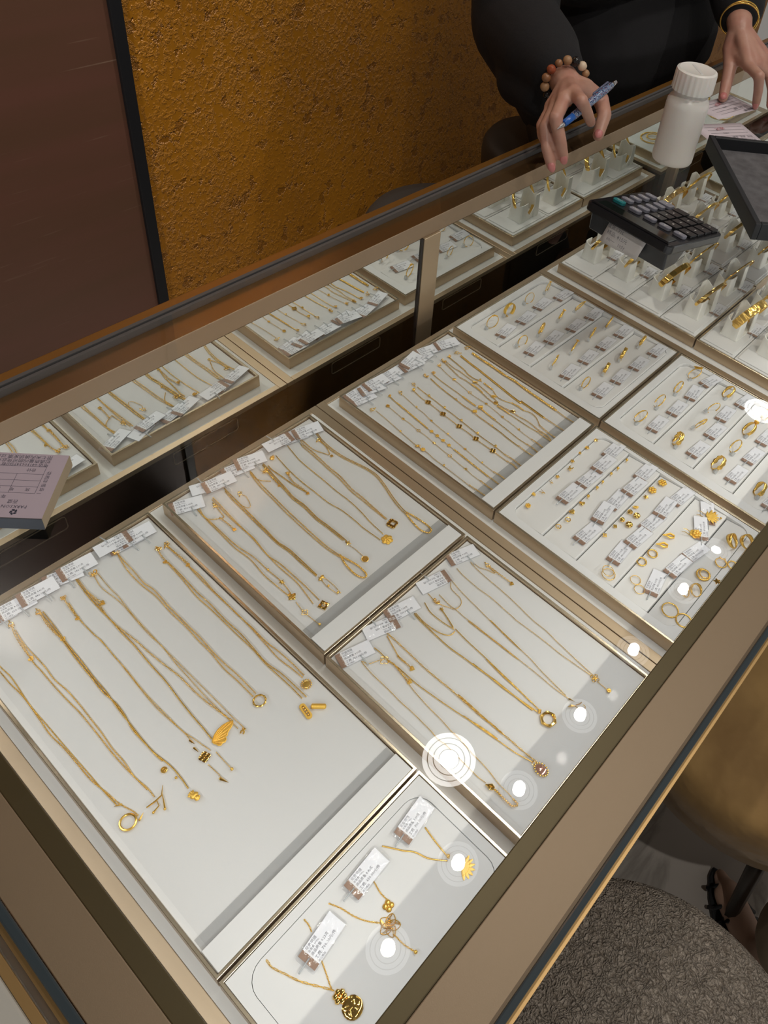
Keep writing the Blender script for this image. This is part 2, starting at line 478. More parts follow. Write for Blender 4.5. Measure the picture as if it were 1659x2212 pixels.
cbox('gasket', BLACKM, CASE_X0, CASE_X1, .0795, .0815, .14, .1610)
cbox('gasket', RUBBER, CASE_X0, CASE_X1, .0815, .0856, .14, .1635)
cbox('ledge', mat('amber_bronze', (.30, .14, .03), .3, .6), CASE_X0, CASE_X1, .0857, .0995, -.112, .161, bevel=.001)
cbox('top_glass', CLEARTOP, CASE_X0 + .001, CASE_X1, -.5525, .0755, .1553, .163)
cbox('glass_edge', GLASSE, CASE_X0, CASE_X1, -.5575, -.5527, .1553, .1628, bevel=.0012)
cbox('glass_edge', GLASSE, CASE_X0 - .0055, CASE_X0 - .0002, -.5575, .0755, .1553, .1628, bevel=.0012)
EDGEG = mat('edge_gold', (.62, .40, .17), .3, .7)
cbox('edge_strip', EDGEG, CASE_X0 - .005, CASE_X1, -.5605, -.5535, .1475, .1552)
cbox('edge_strip', EDGEG, CASE_X0 - .0085, CASE_X0 - .0004, -.5535, .0755, .1475, .1552)
# light bars under the glass along the front and the left end
def light_bar(x0, x1, y0, y1, along):
    cbox('light_bar', OLIVE, x0, x1, y0, y1, .1462, .1500, bevel=.0008)
    m = MB()
    if along == 'x':
        N = 24
        for i in range(N):
            a = x0 + .004 + (x1 - x0 - .01) * i / N; b = x0 + .004 + (x1 - x0 - .01) * (i + .92) / N
            m.add([(a, y0 + .006, .1352), (b, y0 + .006, .1352), (b, y1 - .0012, .1455), (a, y1 - .0012, .1455)], [(3, 2, 1, 0)])
    else:
        N = 6
        for i in range(N):
            a = y0 + (y1 - y0) * i / N; b = y0 + (y1 - y0) * (i + .92) / N
            m.add([(x0 + .006, a, .1352), (x1 - .0012, a, .1455), (x1 - .0012, b, .1455), (x0 + .006, b, .1352)], [(3, 2, 1, 0)])
    m.obj('led_strip', LED, case, False, world=True)
light_bar(-.244, CASE_X1, -.516, -.503, 'x')
light_bar(-.257, -.2448, -.516, .046, 'y')
m = MB()
for i in range(24):
    a = -.24 + 2.5 * i / 24; b = -.24 + 2.5 * (i + .92) / 24
    m.add([(a, .050, .1308), (b, .050, .1308), (b, .058, .1308), (a, .058, .1308)], [(3, 2, 1, 0)])
# mirrored sliding doors
cbox('mirror_door', MIRROR, CASE_X0 + .007, .4299, .0469, .0500, -.104, .1308)
cbox('mirror_door', MIRROR, .4645, 1.1375, .0469, .0500, -.104, .1308)
cbox('mirror_door', MIRROR, 1.1535, CASE_X1, .0469, .0500, -.104, .1308)
cbox('door_stile', BRASS, .4333, .4645, .0435, .0500, -.104, .1308, bevel=.0005)
cbox('door_edge', BLACKP, .4300, .4332, .0450, .0500, -.104, .1308)
cbox('corner_post', BRASS, 1.1376, 1.1534, .0380, .0500, -.104, .1308, bevel=.0005)
cbox('divider_pane', MATS['side_glass'], 1.1435, 1.1495, -.5, .0378, -.104, .131)
# made-up counter; its pale and gold strips imitate reflections in the glass edges
nb = thing('added_side_counter', 'made up pale counter at the left end, standing in for glass edge reflections', 'counter', (-.62, -.56, FLOOR_Z))
MB().box(-.95, -.298, -.40, .06, FLOOR_Z, .142).obj('base', CABM, nb, False, bevel=.002, world=True)
MB().box(-.95, -.304, -.62, .06, .1421, .150).obj('top', mat('pale_reflection', (.50, .49, .45), .25), nb, False, bevel=.002, world=True)
MB().box(-.3038, -.2985, -.62, .06, .1422, .1490).obj('edge_strip', EDGEG, nb, False, bevel=.0005, world=True)

# ------------------------------------------------------------------ drawers that carry the trays
DZ = -.018
def drawer(x0, x1, label):
    y0, y1 = -.538, .020
    t = bpy.data.objects.new('drawer', None); COL.objects.link(t); t.empty_display_size = .01
    t.parent = case; t.location = Vector(((x0 + x1) / 2, y0, -.10)) - case.location
    rim = .0115
    MB().box(x0 + .003, x1 - .003, y0 + .002, y1 - .003, -.098, DZ - .0012).obj('drawer_box', DARKWOOD, t, False, off=((x0 + x1) / 2, y0, -.10))
    MB().box(x0 + rim, x1 - rim, y0 + .008, y1 - .008, DZ - .0011, DZ).obj('deck', VELVET, t, False, off=((x0 + x1) / 2, y0, -.10))
    for n_, b in (('left', (x0 + .0004, x0 + rim - .0002, y0, y1)), ('right', (x1 - rim + .0002, x1 - .0004, y0, y1)), ('back', (x0 + rim, x1 - rim, y1 - .0078, y1)), ('front', (x0 + rim, x1 - rim, y0, y0 + .0078))):
        MB().box(*b, DZ - .006, DZ + .0012).obj('rim', BRASS, t, False, bevel=.0005, off=((x0 + x1) / 2, y0, -.10))
    MB().box(x0 + .002, x1 - .002, y1 - .0029, y1 - .0004, -.099, DZ - .0062).obj('drawer_face', DARKWOOD, t, False, off=((x0 + x1) / 2, y0, -.10))
    hx = (x0 + x1) / 2
    for sx in (-1, 1):
        m = MB(); o = rounded(hx + sx * .11 - .045, hx + sx * .11 + .045, -.046, -.026, .004); i_ = rounded(hx + sx * .11 - .0443, hx + sx * .11 + .0443, -.0453, -.0267, .0035)
        m.frame(o, i_, 0, .0008); m.xform(Matrix(((1, 0, 0, 0), (0, 0, 1, y1 - .0004), (0, 1, 0, 0), (0, 0, 0, 1))))
        m.obj('finger_pull', BRASS, t, False, off=((x0 + x1) / 2, y0, -.10))
    return t
drawer(-.237, .2268, 'left drawer deck under the three necklace trays at the near left')
drawer(.2270, .6860, 'middle drawer deck under the bracelet, earring and ring trays')
drawer(.6862, 1.1360, 'right drawer deck under the bangle trays')
drawer(1.1560, 1.640, 'far drawer deck in the next showcase section, beyond the bangles')
drawer(1.6404, 2.100, 'farthest drawer deck at the right end of the counter')
# ------------------------------------------------------------------ trays
W_ = .0022
def tray_shell(label, x0, x1, y0, y1, zt=0.0):
    t = thing('jewelry_tray', label, 'tray', ((x0 + x1) / 2, (y0 + y1) / 2, DZ))
    zb = DZ + .0002
    for b in ((x0, x0 + W_, y0, y1), (x1 - W_, x1, y0, y1), (x0 + W_, x1 - W_, y1 - W_, y1), (x0 + W_, x1 - W_, y0, y0 + W_)):
        MB().box(*b, zb, zt - .0012).obj('frame_rail', BRASS, t, False, world=True)
    MB().frame(squareish(x0 - .0002, x1 + .0002, y0 - .0002, y1 + .0002), squareish(x0 + W_ + .0002, x1 - W_ - .0002, y0 + W_ + .0002, y1 - W_ - .0002), zt - .0012, zt).obj('rim', BRASS_RIM, t, False, bevel=.0004, world=True)
    MB().box(x0 + W_, x1 - W_, y0 + W_, y1 - W_, zb, zb + .001).obj('bottom', BLACKM, t, False, world=True)
    return t
def flat_tray(label, x0, x1, y0, y1, ledge=.020, gray=.010, acrylic=True):
    t = tray_shell(label, x0, x1, y0, y1)
    g = .0006
    MB().box(x0 + W_ + g, x1 - W_ - g, y0 + W_ + g, y1 - W_ - g, DZ + .0013, -.0040).obj('pad', WHITE, t, False, bevel=.0005, world=True)
    if acrylic:
        ins = .008
        MB().box(x0 + ins, x1 - ins * .6, y0 + W_ + ledge + .0004, y1 - .014, -.00395, -.0032).obj('clear_sheet', ACRYL, t, False, world=True)
    if ledge:
        MB().box(x0 + W_ + .001, x1 - W_ - .001, y0 + W_ + .0004, y0 + W_ + ledge, -.0039, -.0003).obj('ledge', WHITE, t, False, bevel=.0006, world=True)
        MB().box(x0 + W_ + .002, x1 - W_ - .002, y0 + W_ + ledge + .0006, y0 + W_ + ledge + gray, -.0031, -.0028).obj('sheet_fold_reflection', FOLD_REFLECTION, t, False, world=True)
    return t
TRAYS = {}
TRAYS['A'] = flat_tray('big white necklace tray at the near left, holding nine hanging pendants', -.2179, -.0162, -.3863, 0)
TRAYS['B'] = flat_tray('white necklace tray in the middle of the left drawer by the mirror', 0, .2, -.2511, 0, ledge=.0195, gray=.013)
TRAYS['C'] = flat_tray('white bracelet tray by the mirror with a dozen slim chains laid side by side', .2477, .4479, -.2511, 0, ledge=.0185, gray=.013)
TRAYS['E'] = flat_tray('white necklace tray under clear acrylic, in front of the middle necklace tray', 0, .2, -.4883, -.2537, ledge=0)
def saw(label, x0, x1, y0, y1, ins, rows, amp=.005):
    """tray with a rounded well and a stepped cushion: rows = y of the steps, front to back"""
    t = tray_shell(label, x0, x1, y0, y1)
    g = .0006
    ix0, ix1, iy0, iy1 = ins
    MB().frame(squareish(x0 + W_ + g, x1 - W_ - g, y0 + W_ + g, y1 - W_ - g, 5), rounded(ix0, ix1, iy0, iy1, .014, 5), DZ + .0013, -.0010).obj('border', WHITE, t, False, bevel=.0003, world=True)
    ys = [iy0] + rows + [iy1]
    for a, b in zip(ys[:-1], ys[1:]):
        # each step is a strip that slopes up towards the customer
        r = .013
        m = MB()
        lo, hi = -.0052, -.0052 + amp
        e = .0006
        def xin(y):
            d0 = iy0 + r - y; d1 = y - (iy1 - r); d = max(d0, d1, 0)
            return r - math.sqrt(max(r * r - d * d, 0)) + e
        st = [a + e + (b - a - 2 * e) * k / 8 for k in range(9)]
        v = []; f = []
        for k, y in enumerate(st):
            z = hi + (lo - hi) * k / 8; q = xin(y)
            v += [(ix0 + q, y, DZ + .0014), (ix1 - q, y, DZ + .0014), (ix1 - q, y, z), (ix0 + q, y, z)]
        for k in range(8):
            o = 4 * k
            f += [(o + 3, o + 2, o + 6, o + 7), (o, o + 4, o + 5, o + 1), (o, o + 3, o + 7, o + 4), (o + 1, o + 5, o + 6, o + 2)]
        f += [(0, 1, 2, 3), (32, 35, 34, 33)]
        m.add(v, f); m.obj('cushion_step', VELVET, t, False, bevel=.0008, world=True)
    return t
TRAYS['G'] = saw('ring tray by the mirror with four sloped rows of four gold rings', .4598, .6636, -.2511, 0, (.4745, .6545, -.2405, -.0120), [-.1803, -.1240, -.0678])
TRAYS['H'] = saw('ring tray in front of the first ring tray, partly cut off by the frame', .4598, .6636, -.4886, -.2537, (.4760, .6520, -.4790, -.2655), [-.4346, -.3789, -.3214])
TRAYS['F'] = saw('earring tray in the front row with five sloped steps of earrings', .2477, .4479, -.4886, -.2537, (.2600, .4400, -.4790, -.2650), [-.4480, -.4050, -.3560, -.3102], amp=.004)
tD = tray_shell('small white tray at the near left corner with three necklaces', -.2179, -.0162, -.4986, -.3887)
MB().frame(squareish(-.2151, -.0190, -.4958, -.3915, 5), rounded(-.2060, -.0280, -.492, -.3985, .016, 5), DZ + .0013, -.0010).obj('border', WHITE, tD, False, bevel=.0003, world=True)
MB().prism(rounded(-.2056, -.0284, -.4916, -.3989, .0157, 5), DZ + .0013, -.0018).obj('cushion', WHITE, tD, False, world=True)
TRAYS['D'] = tD
def bangle_tray(label, x0, x1, y0, y1, nx, ny):
    t = tray_shell(label, x0, x1, y0, y1)
    pads = []
    for i in range(nx):
        for j in range(ny):
            a0 = x0 + W_ + (x1 - x0 - 2 * W_) * i / nx + .0006; a1 = x0 + W_ + (x1 - x0 - 2 * W_) * (i + 1) / nx - .0006
            b1 = y1 - W_ - (y1 - y0 - 2 * W_) * j / ny - .0006; b0 = y1 - W_ - (y1 - y0 - 2 * W_) * (j + 1) / ny + .0006
            m = MB().box(a0, a1, b0, b1, DZ + .0014, .0012)
            m.box(a0 + .0035, a1 - .0035, b0 + .0035, b1 - .0035, .0011, .0030)
            m.obj('pad', VELVET, t, False, bevel=.0008, world=True)
    return t
TRAYS['I'] = bangle_tray('bangle tray by the mirror with eight cream stands', .7099, .9087, -.2511, 0, 2, 4)
TRAYS['J'] = bangle_tray('bangle tray in front of the first bangle tray, at the right edge', .7099, .9087, -.4886, -.2537, 2, 4)
TRAYS['K'] = bangle_tray('second bangle tray by the mirror, half hidden by the calculator', .9124, 1.1112, -.2511, 0, 2, 4)
TRAYS['M'] = flat_tray('white tray just past the corner post in the next showcase section', 1.180, 1.385, -.24, -.0, 0, 0)
TRAYS['N'] = flat_tray('white tray with heavy gold in the far showcase section', 1.40, 1.62, -.24, -.0, 0, 0)
# ------------------------------------------------------------------ chains
def smooth_path(pts, step):
    P = [np.array(p, float) for p in pts]
    if len(P) == 2: dense = [P[0] + (P[1] - P[0]) * t for t in np.linspace(0, 1, 20)]
    else:
        Q = [2 * P[0] - P[1]] + P + [2 * P[-1] - P[-2]]
        dense = []
        for i in range(1, len(Q) - 2):
            a, b, c, d = Q[i - 1:i + 3]
            for t in np.linspace(0, 1, 12, endpoint=False):
                dense.append(.5 * ((2 * b) + (c - a) * t + (2 * a - 5 * b + 4 * c - d) * t * t + (3 * b - a - 3 * c + d) * t ** 3))
        dense.append(P[-1])
    D = np.array(dense)
    L = np.r_[0, np.cumsum(np.linalg.norm(np.diff(D, axis=0), axis=1))]
    n = max(2, int(round(L[-1] / step)) + 1)
    s = np.linspace(0, L[-1], n)
    return np.stack([np.interp(s, L, D[:, k]) for k in range(D.shape[1])], 1)
_tmpl = {}
def link_template(ln, wd, wr, nu, nv):
    k = (ln, wd, wr, nu, nv)
    if k not in _tmpl:
        m = MB(); pts = []
        rx = (ln - wd) / 2
        for i in range(nu):
            a = 2 * PI * i / nu
            c = math.cos(a)
            pts.append(((wd / 2 - wr) * c + math.copysign(max(rx, 0), c) * (abs(c) > .01), (wd / 2 - wr) * math.sin(a), 0))
        m.tube(pts, wr, nv, True)
        _tmpl[k] = (np.concatenate(m.v), m.f)
    return _tmpl[k]
def place(m, tv, tf, pos, tang, roll):
    z = np.tile(np.array([0, 0, 1.0]), (len(pos), 1))
    t = tang / np.linalg.norm(tang, axis=1)[:, None]
    b = np.cross(z, t); b /= np.linalg.norm(b, axis=1)[:, None]
    n = np.cross(t, b)
    c, s = np.cos(roll)[:, None], np.sin(roll)[:, None]
    b2 = b * c + n * s; n2 = n * c - b * s
    v = pos[:, None, :] + tv[None, :, 0:1] * t[:, None] + tv[None, :, 1:2] * b2[:, None] + tv[None, :, 2:3] * n2[:, None]
    k = len(tv)
    base = m.n
    m.v.append(v.reshape(-1, 3)); m.n += v.shape[0] * k
    for i in range(v.shape[0]):
        o = base + i * k
        m.f += [tuple(q + o for q in f) for f in tf]
STY = {'cable': (2.2, 1.35, .27, 1.62, 8, 4), 'fine': (1.7, 1.0, .22, 1.22, 6, 3), 'clip': (4.6, 1.6, .29, 3.8, 10, 4), 'ext': (2.8, 2.0, .32, 2.05, 8, 4)}
def chain(m, style, pts, z):
    """pts: list of (x, y) in tenths of a millimetre; z: surface height"""
    P = [(p[0] * 1e-4, p[1] * 1e-4) for p in pts]
    mm = 1e-3
    if style in STY:
        ln, wd, wr, st, nu, nv = STY[style]
        q = smooth_path(P, st * mm)
        q = np.c_[q, np.full(len(q), z + wd * .33 * mm)]
        tv, tf = link_template(ln * mm, wd * mm, wr * mm, nu, nv)
        tg = np.gradient(q, axis=0)
        i = np.arange(len(q))
        roll = np.where(i % 2 == 0, .45, -.75) + np.sin(i * 12.9898) * .25
        place(m, tv, tf, q, tg, roll)
    elif style in ('rope', 'snake'):
        r = .52 if style == 'rope' else .46
        q = smooth_path(P, (.62 if style == 'rope' else 1.0) * mm)
        rad = [(r + (.20 if i % 2 else -.06) * (style == 'rope') + (.05 if i % 2 else 0)) * mm for i in range(len(q))]
        m.tube(np.c_[q, np.full(len(q), z + r * mm)], rad, 5, twist=.55 if style == 'rope' else .2)
    elif style == 'flat':
        q = smooth_path(P, 1.5 * mm)
        a = m.n
        m.tube(np.c_[q, np.full(len(q), z + .6 * mm)], [(1.15 + .1 * (i % 2)) * mm for i in range(len(q))], 6)
    elif style == 'beads':
        q = smooth_path(P, 2.1 * mm)
        for p in q: m.sphere((p[0], p[1], z + 1.05 * mm), 1.15 * mm, 6, 4)
    elif style == 'bars':
        q = smooth_path(P, 2.5 * mm)
        q = np.c_[q, np.full(len(q), z + .95 * mm)]
        t = MB().tube([(-1.0 * mm, 0, 0), (-.85 * mm, 0, 0), (.85 * mm, 0, 0), (1.0 * mm, 0, 0)], [.6 * mm, .95 * mm, .95 * mm, .6 * mm], 6)
        place(m, np.concatenate(t.v), t.f, q, np.gradient(q, axis=0), np.arange(len(q)) * .3)
        m.tube(q, .3 * mm, 4)
    elif style == 'discs':
        q = smooth_path(P, 2.9 * mm)
        q = np.c_[q, np.full(len(q), z + 1.2 * mm)]
        t = MB().sphere((0, 0, 0), 1.0, 6, 4, (1.75 * mm, 2.05 * mm, 1.2 * mm))
        i = np.arange(len(q))
        place(m, np.concatenate(t.v), t.f, q, np.gradient(q, axis=0), np.sin(i * 7.1) * .5)
        m.tube(q, .4 * mm, 4)
# ------------------------------------------------------------------ small ornaments, all sizes in millimetres, built around (0,0) with the flat underside at z = 0
def petals(n, r, inner, depth=.25, rot=0.0, k=6, pw=1.0):
    out = []
    for i in range(n * k):
        a = 2 * PI * i / (n * k)
        f = abs(math.cos(n * a / 2)) ** pw
        q = r * (inner + (1 - inner) * f)
        out.append((q * math.cos(a + rot), q * math.sin(a + rot)))
    return out
def heart(s, rot=0.0):
    o = []
    for i in range(16):
        t = 2 * PI * i / 16
        x = 16 * math.sin(t) ** 3 / 16 * s; y = (13 * math.cos(t) - 5 * math.cos(2 * t) - 2 * math.cos(3 * t) - math.cos(4 * t)) / 16 * s
        o.append((x * math.cos(rot) - y * math.sin(rot), x * math.sin(rot) + y * math.cos(rot)))
    return o[::-1]
def leaf(l, w, rot, x=0, y=0):
    o = []
    for i in range(12):
        t = 2 * PI * i / 12
        px = l / 2 * (1 + math.cos(t)); py = w / 2 * math.sin(t) * (1 - .35 * math.cos(t))
        o.append((x + px * math.cos(rot) - py * math.sin(rot), y + px * math.sin(rot) + py * math.cos(rot)))
    return o
def orn(kind, s, rot=0.0):
    """returns an MB in millimetres"""
    m = MB(); c = lambda a: math.cos(a + rot); n = lambda a: math.sin(a + rot)
    def rt(x, y): return (x * math.cos(rot) - y * math.sin(rot), x * math.sin(rot) + y * math.cos(rot))
    if kind == 'ball': m.sphere((0, 0, s), s, 10, 7)
    elif kind == 'bead': m.sphere((0, 0, s), s, 8, 5)
    elif kind == 'flower':
        m.dome(petals(5, s, .45, rot=rot), 0, .5, .3); 
        for i in range(5):
            a = 2 * PI * i / 5; m.sphere((c(a) * s * .58, n(a) * s * .58, .5), s * .34, 6, 4, (1, 1, .5))
        m.sphere((0, 0, .9), s * .24, 6, 4)
    elif kind == 'clover':
        for i in range(4):
            a = PI / 4 + PI / 2 * i
            m.dome([(x + c(a) * s * .52, y + n(a) * s * .52) for x, y in petals(1, s * .42, 1, k=10)], 0, .7, .5)
            m.ring((c(a) * s * .52, n(a) * s * .52, .8), s * .43, s * .085, 12, 4)
        m.sphere((0, 0, .8), s * .2, 6, 4)
    elif kind == 'heartclover':
        for i in range(4):
            a = PI / 4 + PI / 2 * i
            h = heart(s * .42, a + rot + PI / 2)
            m.dome([(x + c(a) * s * .55, y + n(a) * s * .55) for x, y in h], 0, .9, .45)
        m.sphere((0, 0, .9), s * .14, 6, 4)
    elif kind == 'openclover':
        m.tube([(x, y, .5) for x, y in petals(4, s, .55, rot=rot)], .35, 4, True)
    elif kind == 'heart': m.dome(heart(s, rot), 0, .5, s * .45)
    elif kind == 'flatheart': m.prism(heart(s, rot), 0, .5)
    elif kind == 'diamond': m.prism([rt(s, 0), rt(0, s), rt(-s, 0), rt(0, -s)], 0, .6)
    elif kind == 'coin':
        m.lathe([(s * .9, 0), (s, .15), (s, .75), (s * .86, .85), (s * .82, .6), (.01, .6)], 18); m.ring((0, 0, .8), s * .45, .14, 10, 4)
        m.box(-s * .3, s * .3, -.15, .15, .55, .9)
    elif kind == 'ring': m.ring((0, 0, .95), s, .95, 22, 7)
    elif kind == 'twistring':
        N = 26; m.tube([(s * math.cos(2 * PI * i / N), s * math.sin(2 * PI * i / N), 1.0) for i in range(N)], [.78 + .3 * (i % 3 == 0) for i in range(N)], 6, True, .7)
    elif kind == 'hexring':
        m.tube([(s * c(2 * PI * i / 12) * (1 + .05 * (i % 2)), s * n(2 * PI * i / 12) * (1 + .05 * (i % 2)), 1.3) for i in range(12)], [1.25 + .45 * (i % 2) for i in range(12)], 6, True)
    elif kind == 'sun':
        m.lathe([(s * .6, 0), (s * .62, .9), (.01, 1.0)], 16)
        m.ring((0, 0, .9), s * .62, .25, 16, 4)
        for i in range(14):
            a = 2 * PI * i / 14; m.sphere((c(a) * s * .85, n(a) * s * .85, .6), s * .17, 5, 4)
    elif kind == 'star':
        m.dome([(s * (1 if i % 2 == 0 else .38) * c(2 * PI * i / 8), s * (1 if i % 2 == 0 else .38) * n(2 * PI * i / 8)) for i in range(8)], 0, .3, .7)
    elif kind == 'star5':
        m.dome([(s * (1 if i % 2 == 0 else .45) * c(2 * PI * i / 10), s * (1 if i % 2 == 0 else .45) * n(2 * PI * i / 10)) for i in range(10)], 0, .3, .7)
    elif kind == 'butterfly':
        for sx in (-1, 1):
            m.dome(leaf(s, s * .75, rot + sx * .62), 0, .6, .5); m.dome(leaf(s * .7, s * .6, rot + sx * 2.1), 0, .6, .4)
        m.tube([(*rt(-s * .5, 0), .8), (*rt(s * .6, 0), .9)], [.35, .5], 5)
    elif kind == 'bow':
        for sx in (-1, 1):
            m.dome(leaf(s, s * .8, rot + (0 if sx > 0 else PI)), 0, .8, .8)
            m.tube([(0, 0, .6), (*rt(sx * s * .5, -s * .8), .4)], [.5, .3], 5)
        m.sphere((0, 0, 1), s * .3, 6, 4)
    elif kind == 'bee':
        for i in range(5): m.ring((*rt(-s * .8 + s * .4 * i, 0), s * .45), s * .42, .32, 8, 4, ax=(*rt(0, 1), 0), ay=(0, 0, 1))
        m.sphere((0, 0, s * .45), s * .42, 8, 5, (1.6, 1, .9))
    elif kind == 'cyl':
        for i in range(4): m.ring((*rt((i - 1.5) * s * .5, 0), s * .85), s * .7, .42, 10, 5, ax=(*rt(0, 1), 0), ay=(0, 0, 1))
        m.tube([(*rt(-s, 0), s * .85), (*rt(s, 0), s * .85)], s * .55, 8)
    elif kind == 'oval':
        N = 16; p = [rt(s * math.cos(2 * PI * i / N), s * .48 * math.sin(2 * PI * i / N)) for i in range(N)]
        m.tube([(x, y, .6) for x, y in p], .4, 5, True); m.prism([(x * .7, y * .7) for x, y in p], .2, .8)
    elif kind == 'clasp':
        m.ring((0, 0, .7), s, .42, 12, 5); m.tube([(*rt(-s, 0), .8), (*rt(-s * 1.9, s * .3), .9), (*rt(-s * 2.5, 0), .8)], [.45, .75, .4], 6)
        m.ring((*rt(s * 1.5, s * .3), .6), s * .6, .34, 10, 4); m.ring((*rt(s * .8, -s * .9), .9), s * .55, .34, 10, 4)
    elif kind == 'cluster':
        rr = random.Random(int(s * 100))
        for i in range(9):
            a = rr.uniform(0, 6.28); d = rr.uniform(0, s)
            m.ring((d * math.cos(a), d * math.sin(a), .6 + rr.uniform(0, 1.2)), s * rr.uniform(.35, .6), .3, 9, 4, ax=(math.cos(a), math.sin(a), .4), ay=(-math.sin(a), math.cos(a), .3))
    elif kind == 'peony':
        for j, (q, k, h) in enumerate(((1, 6, 0), (.72, 5, .7), (.45, 4, 1.3))):
            for i in range(k):
                a = 2 * PI * i / k + j * .4
                m.dome([(x + c(a) * s * q * .6, y + n(a) * s * q * .6) for x, y in petals(1, s * q * .42, 1, k=8)], h * .5, h * .5 + .5, .45)
        m.sphere((0, 0, 1.6), s * .16, 6, 4)
    elif kind == 'filigree':
        for i in range(5):
            a = 2 * PI * i / 5 + .3; lf = leaf(s, s * .85, a + rot)
            m.tube([(x, y, .5) for x, y in lf], .32, 4, True)
            for w in (.2, .4, .6):
                lf = leaf(s * .94, s * .85 * w, a + rot); m.tube([(x, y, .45) for x, y in lf[:7]], .16, 3)
        for q in (.42, .28, .14): m.tube([(q * s * math.cos(t * .7), q * s * math.sin(t * .7), 1.0 + (.5 - q)) for t in range(8)], .3, 4)
        m.sphere((0, 0, 1.3), s * .09, 6, 4)
    elif kind == 'hammered':
        N = 20; rr = random.Random(5); v = []; f = []
        rings = [0.0, .35, .62, .84, 1.0]
        for j, q in enumerate(rings[1:]):
            for i in range(N):
                a = 2 * PI * i / N; w = 1 + rr.uniform(-.04, .04) * (j == 3)
                v.append((s * q * w * math.cos(a), s * q * w * math.sin(a), (.6 if j == 3 else 1.3) + rr.uniform(-.45, .45) * (j < 3)))
        v.append((0, 0, 1.5))
        for j in range(3):
            for i in range(N):
                k = (i + 1) % N; f.append((j * N + i, (j + 1) * N + i, (j + 1) * N + k, j * N + k))
        for i in range(N): f.append((4 * N, i, (i + 1) % N))
        m.add(v, f); m.prism([(s * math.cos(2 * PI * i / N), s * math.sin(2 * PI * i / N)) for i in range(N)], 0, .6)
    elif kind == 'nuggetflower':
        rr = random.Random(3)
        for i in range(6):
            a = PI / 3 * i; m.sphere((c(a) * s * .6, n(a) * s * .6, 1.0), s * .42, 6, 4, (1, 1, .7))
        m.sphere((0, 0, 1.4), s * .35, 6, 4)
    elif kind == 'wing':
        # one butterfly wing, tip along +x
        rr = [(0, 0), (3.2, 3.0), (7, 5.0), (11, 6.0), (15, 5.8), (18.2, 4.6), (17.5, 3.0), (15.5, 1.4), (13.2, .2), (11.2, -1.0), (10.4, -2.4), (8.6, -2.9), (8.4, -4.6), (6.8, -5.8), (5.0, -5.4), (3.6, -6.2), (2.0, -5.4), (1.3, -3.6), (.2, -2.2)]
        q = [rt(x * s / 18, y * s / 18) for x, y in rr]
        m.prism(q[::-1], .1, .3); m.tube([(x, y, .6) for x, y in q], .5, 5, True)
        for e in (2, 3, 4, 5, 7, 9, 11, 13, 15):
            x, y = rr[e]; m.tube([(*rt(.4, -.6), .7), (*rt(x * .5 * s / 18, (y * .62) * s / 18), .75), (*rt(x * .92 * s / 18, y * .92 * s / 18), .7)], [.55, .45, .35], 4)
        m.sphere((*rt(.2, -1), .8), 1.0, 6, 4)
    elif kind == 'lily':
        m.sphere((0, 0, 1.6), 1, 8, 6, (s * .62, s * .4, 1.6)); m.sphere((*rt(s * .5, -s * .05), 1.5), s * .42, 8, 5, (1, 1, .7))
        for i in range(5): m.dome(leaf(s * .8, s * .34, rot + PI + (i - 2) * .35, *rt(-s * .1, 0)), .2, 1.0 + .3 * (i % 2), .8)
        for i in range(3): m.sphere((*rt(s * .62, s * .25 * (i - 1)), 2.0), s * .16, 5, 4)
    elif kind == 'capsule':
        o = [rt(x, y) for x, y in rounded(-s, s, -s * .36, s * .36, s * .355, 6)]; i_ = [rt(x, y) for x, y in rounded(-s * .72, s * .72, -s * .17, s * .17, s * .165, 6)]
        m.frame(o, i_, 0, 1.5)
        for k in range(4): m.sphere((*rt(-s * .5 + s * .33 * k, 0), .8), s * .15, 6, 4, (1.2, .9, 1))
    elif kind == 'bar':
        m.tube([(*rt(-s, 0), 1.4), (*rt(-s * .9, 0), 1.5), (*rt(s * .85, 0), 1.6), (*rt(s, 0), 1.5)], [s * .2, s * .36, s * .36, s * .2], 9)
        for k in range(5): m.sphere((*rt(-s * .7 + s * .33 * k, (k % 2 - .5) * s * .3), 2.4), s * .17, 5, 4)
    elif kind == 'spike': m.tube([(*rt(-s, 0), .7), (*rt(-s * .7, 0), 1.0), (*rt(s, 0), .4)], [.5, s * .3, .12], 4)
    elif kind == 'twigs':
        m.tube([(*rt(-s * 1.1, s * .55), .8), (*rt(-s * .2, s * .30), 1.2), (*rt(s * .55, s * .25), 1.0), (*rt(s * 1.3, s * .95), .6)], [.55, .75, .6, .18], 6)
        m.tube([(*rt(-s * .1, s * .2), 1.0), (*rt(-s * .3, -s * .3), .9), (*rt(-s * 1.0, -s * .35), .9)], [.4, .5, .8], 6)
        m.tube([(*rt(s * .7, s * .4), .9), (*rt(s * .35, -s * .2), 1.0), (*rt(-s * .15, -s * .95), .9)], [.3, .5, .8], 6)
        m.sphere((*rt(-s * 1.05, -s * .36), 1.0), 1.15, 8, 5); m.sphere((*rt(-s * .2, -s * 1.0), 1.0), 1.15, 8, 5)
    elif kind == 'rabbit':
        m.tube([(*rt(-s * 1.1, 0), 1), (*rt(-s * .75, .2), 1.4), (*rt(-s * .2, 0), .6)], [.4, 1.5, .3], 6)
        m.tube([(*rt(-s * .25, 0), .7), (*rt(.1, -s * .3), .9), (*rt(s * .25, -s * .2), .8), (*rt(s * .3, -s * .75), .7)], .5, 5)
        m.tube([(*rt(-s * .1, s * .1), .7), (*rt(s * .4, s * .15), .9), (*rt(s * .75, s * .35), .7)], .5, 5)
        m.tube([(*rt(s * (.5 + .55 * math.sin(t * .5)), -s * .75 + s * .35 * t * .45), .7) for t in range(6)], .4, 5)
    elif kind == 'square':
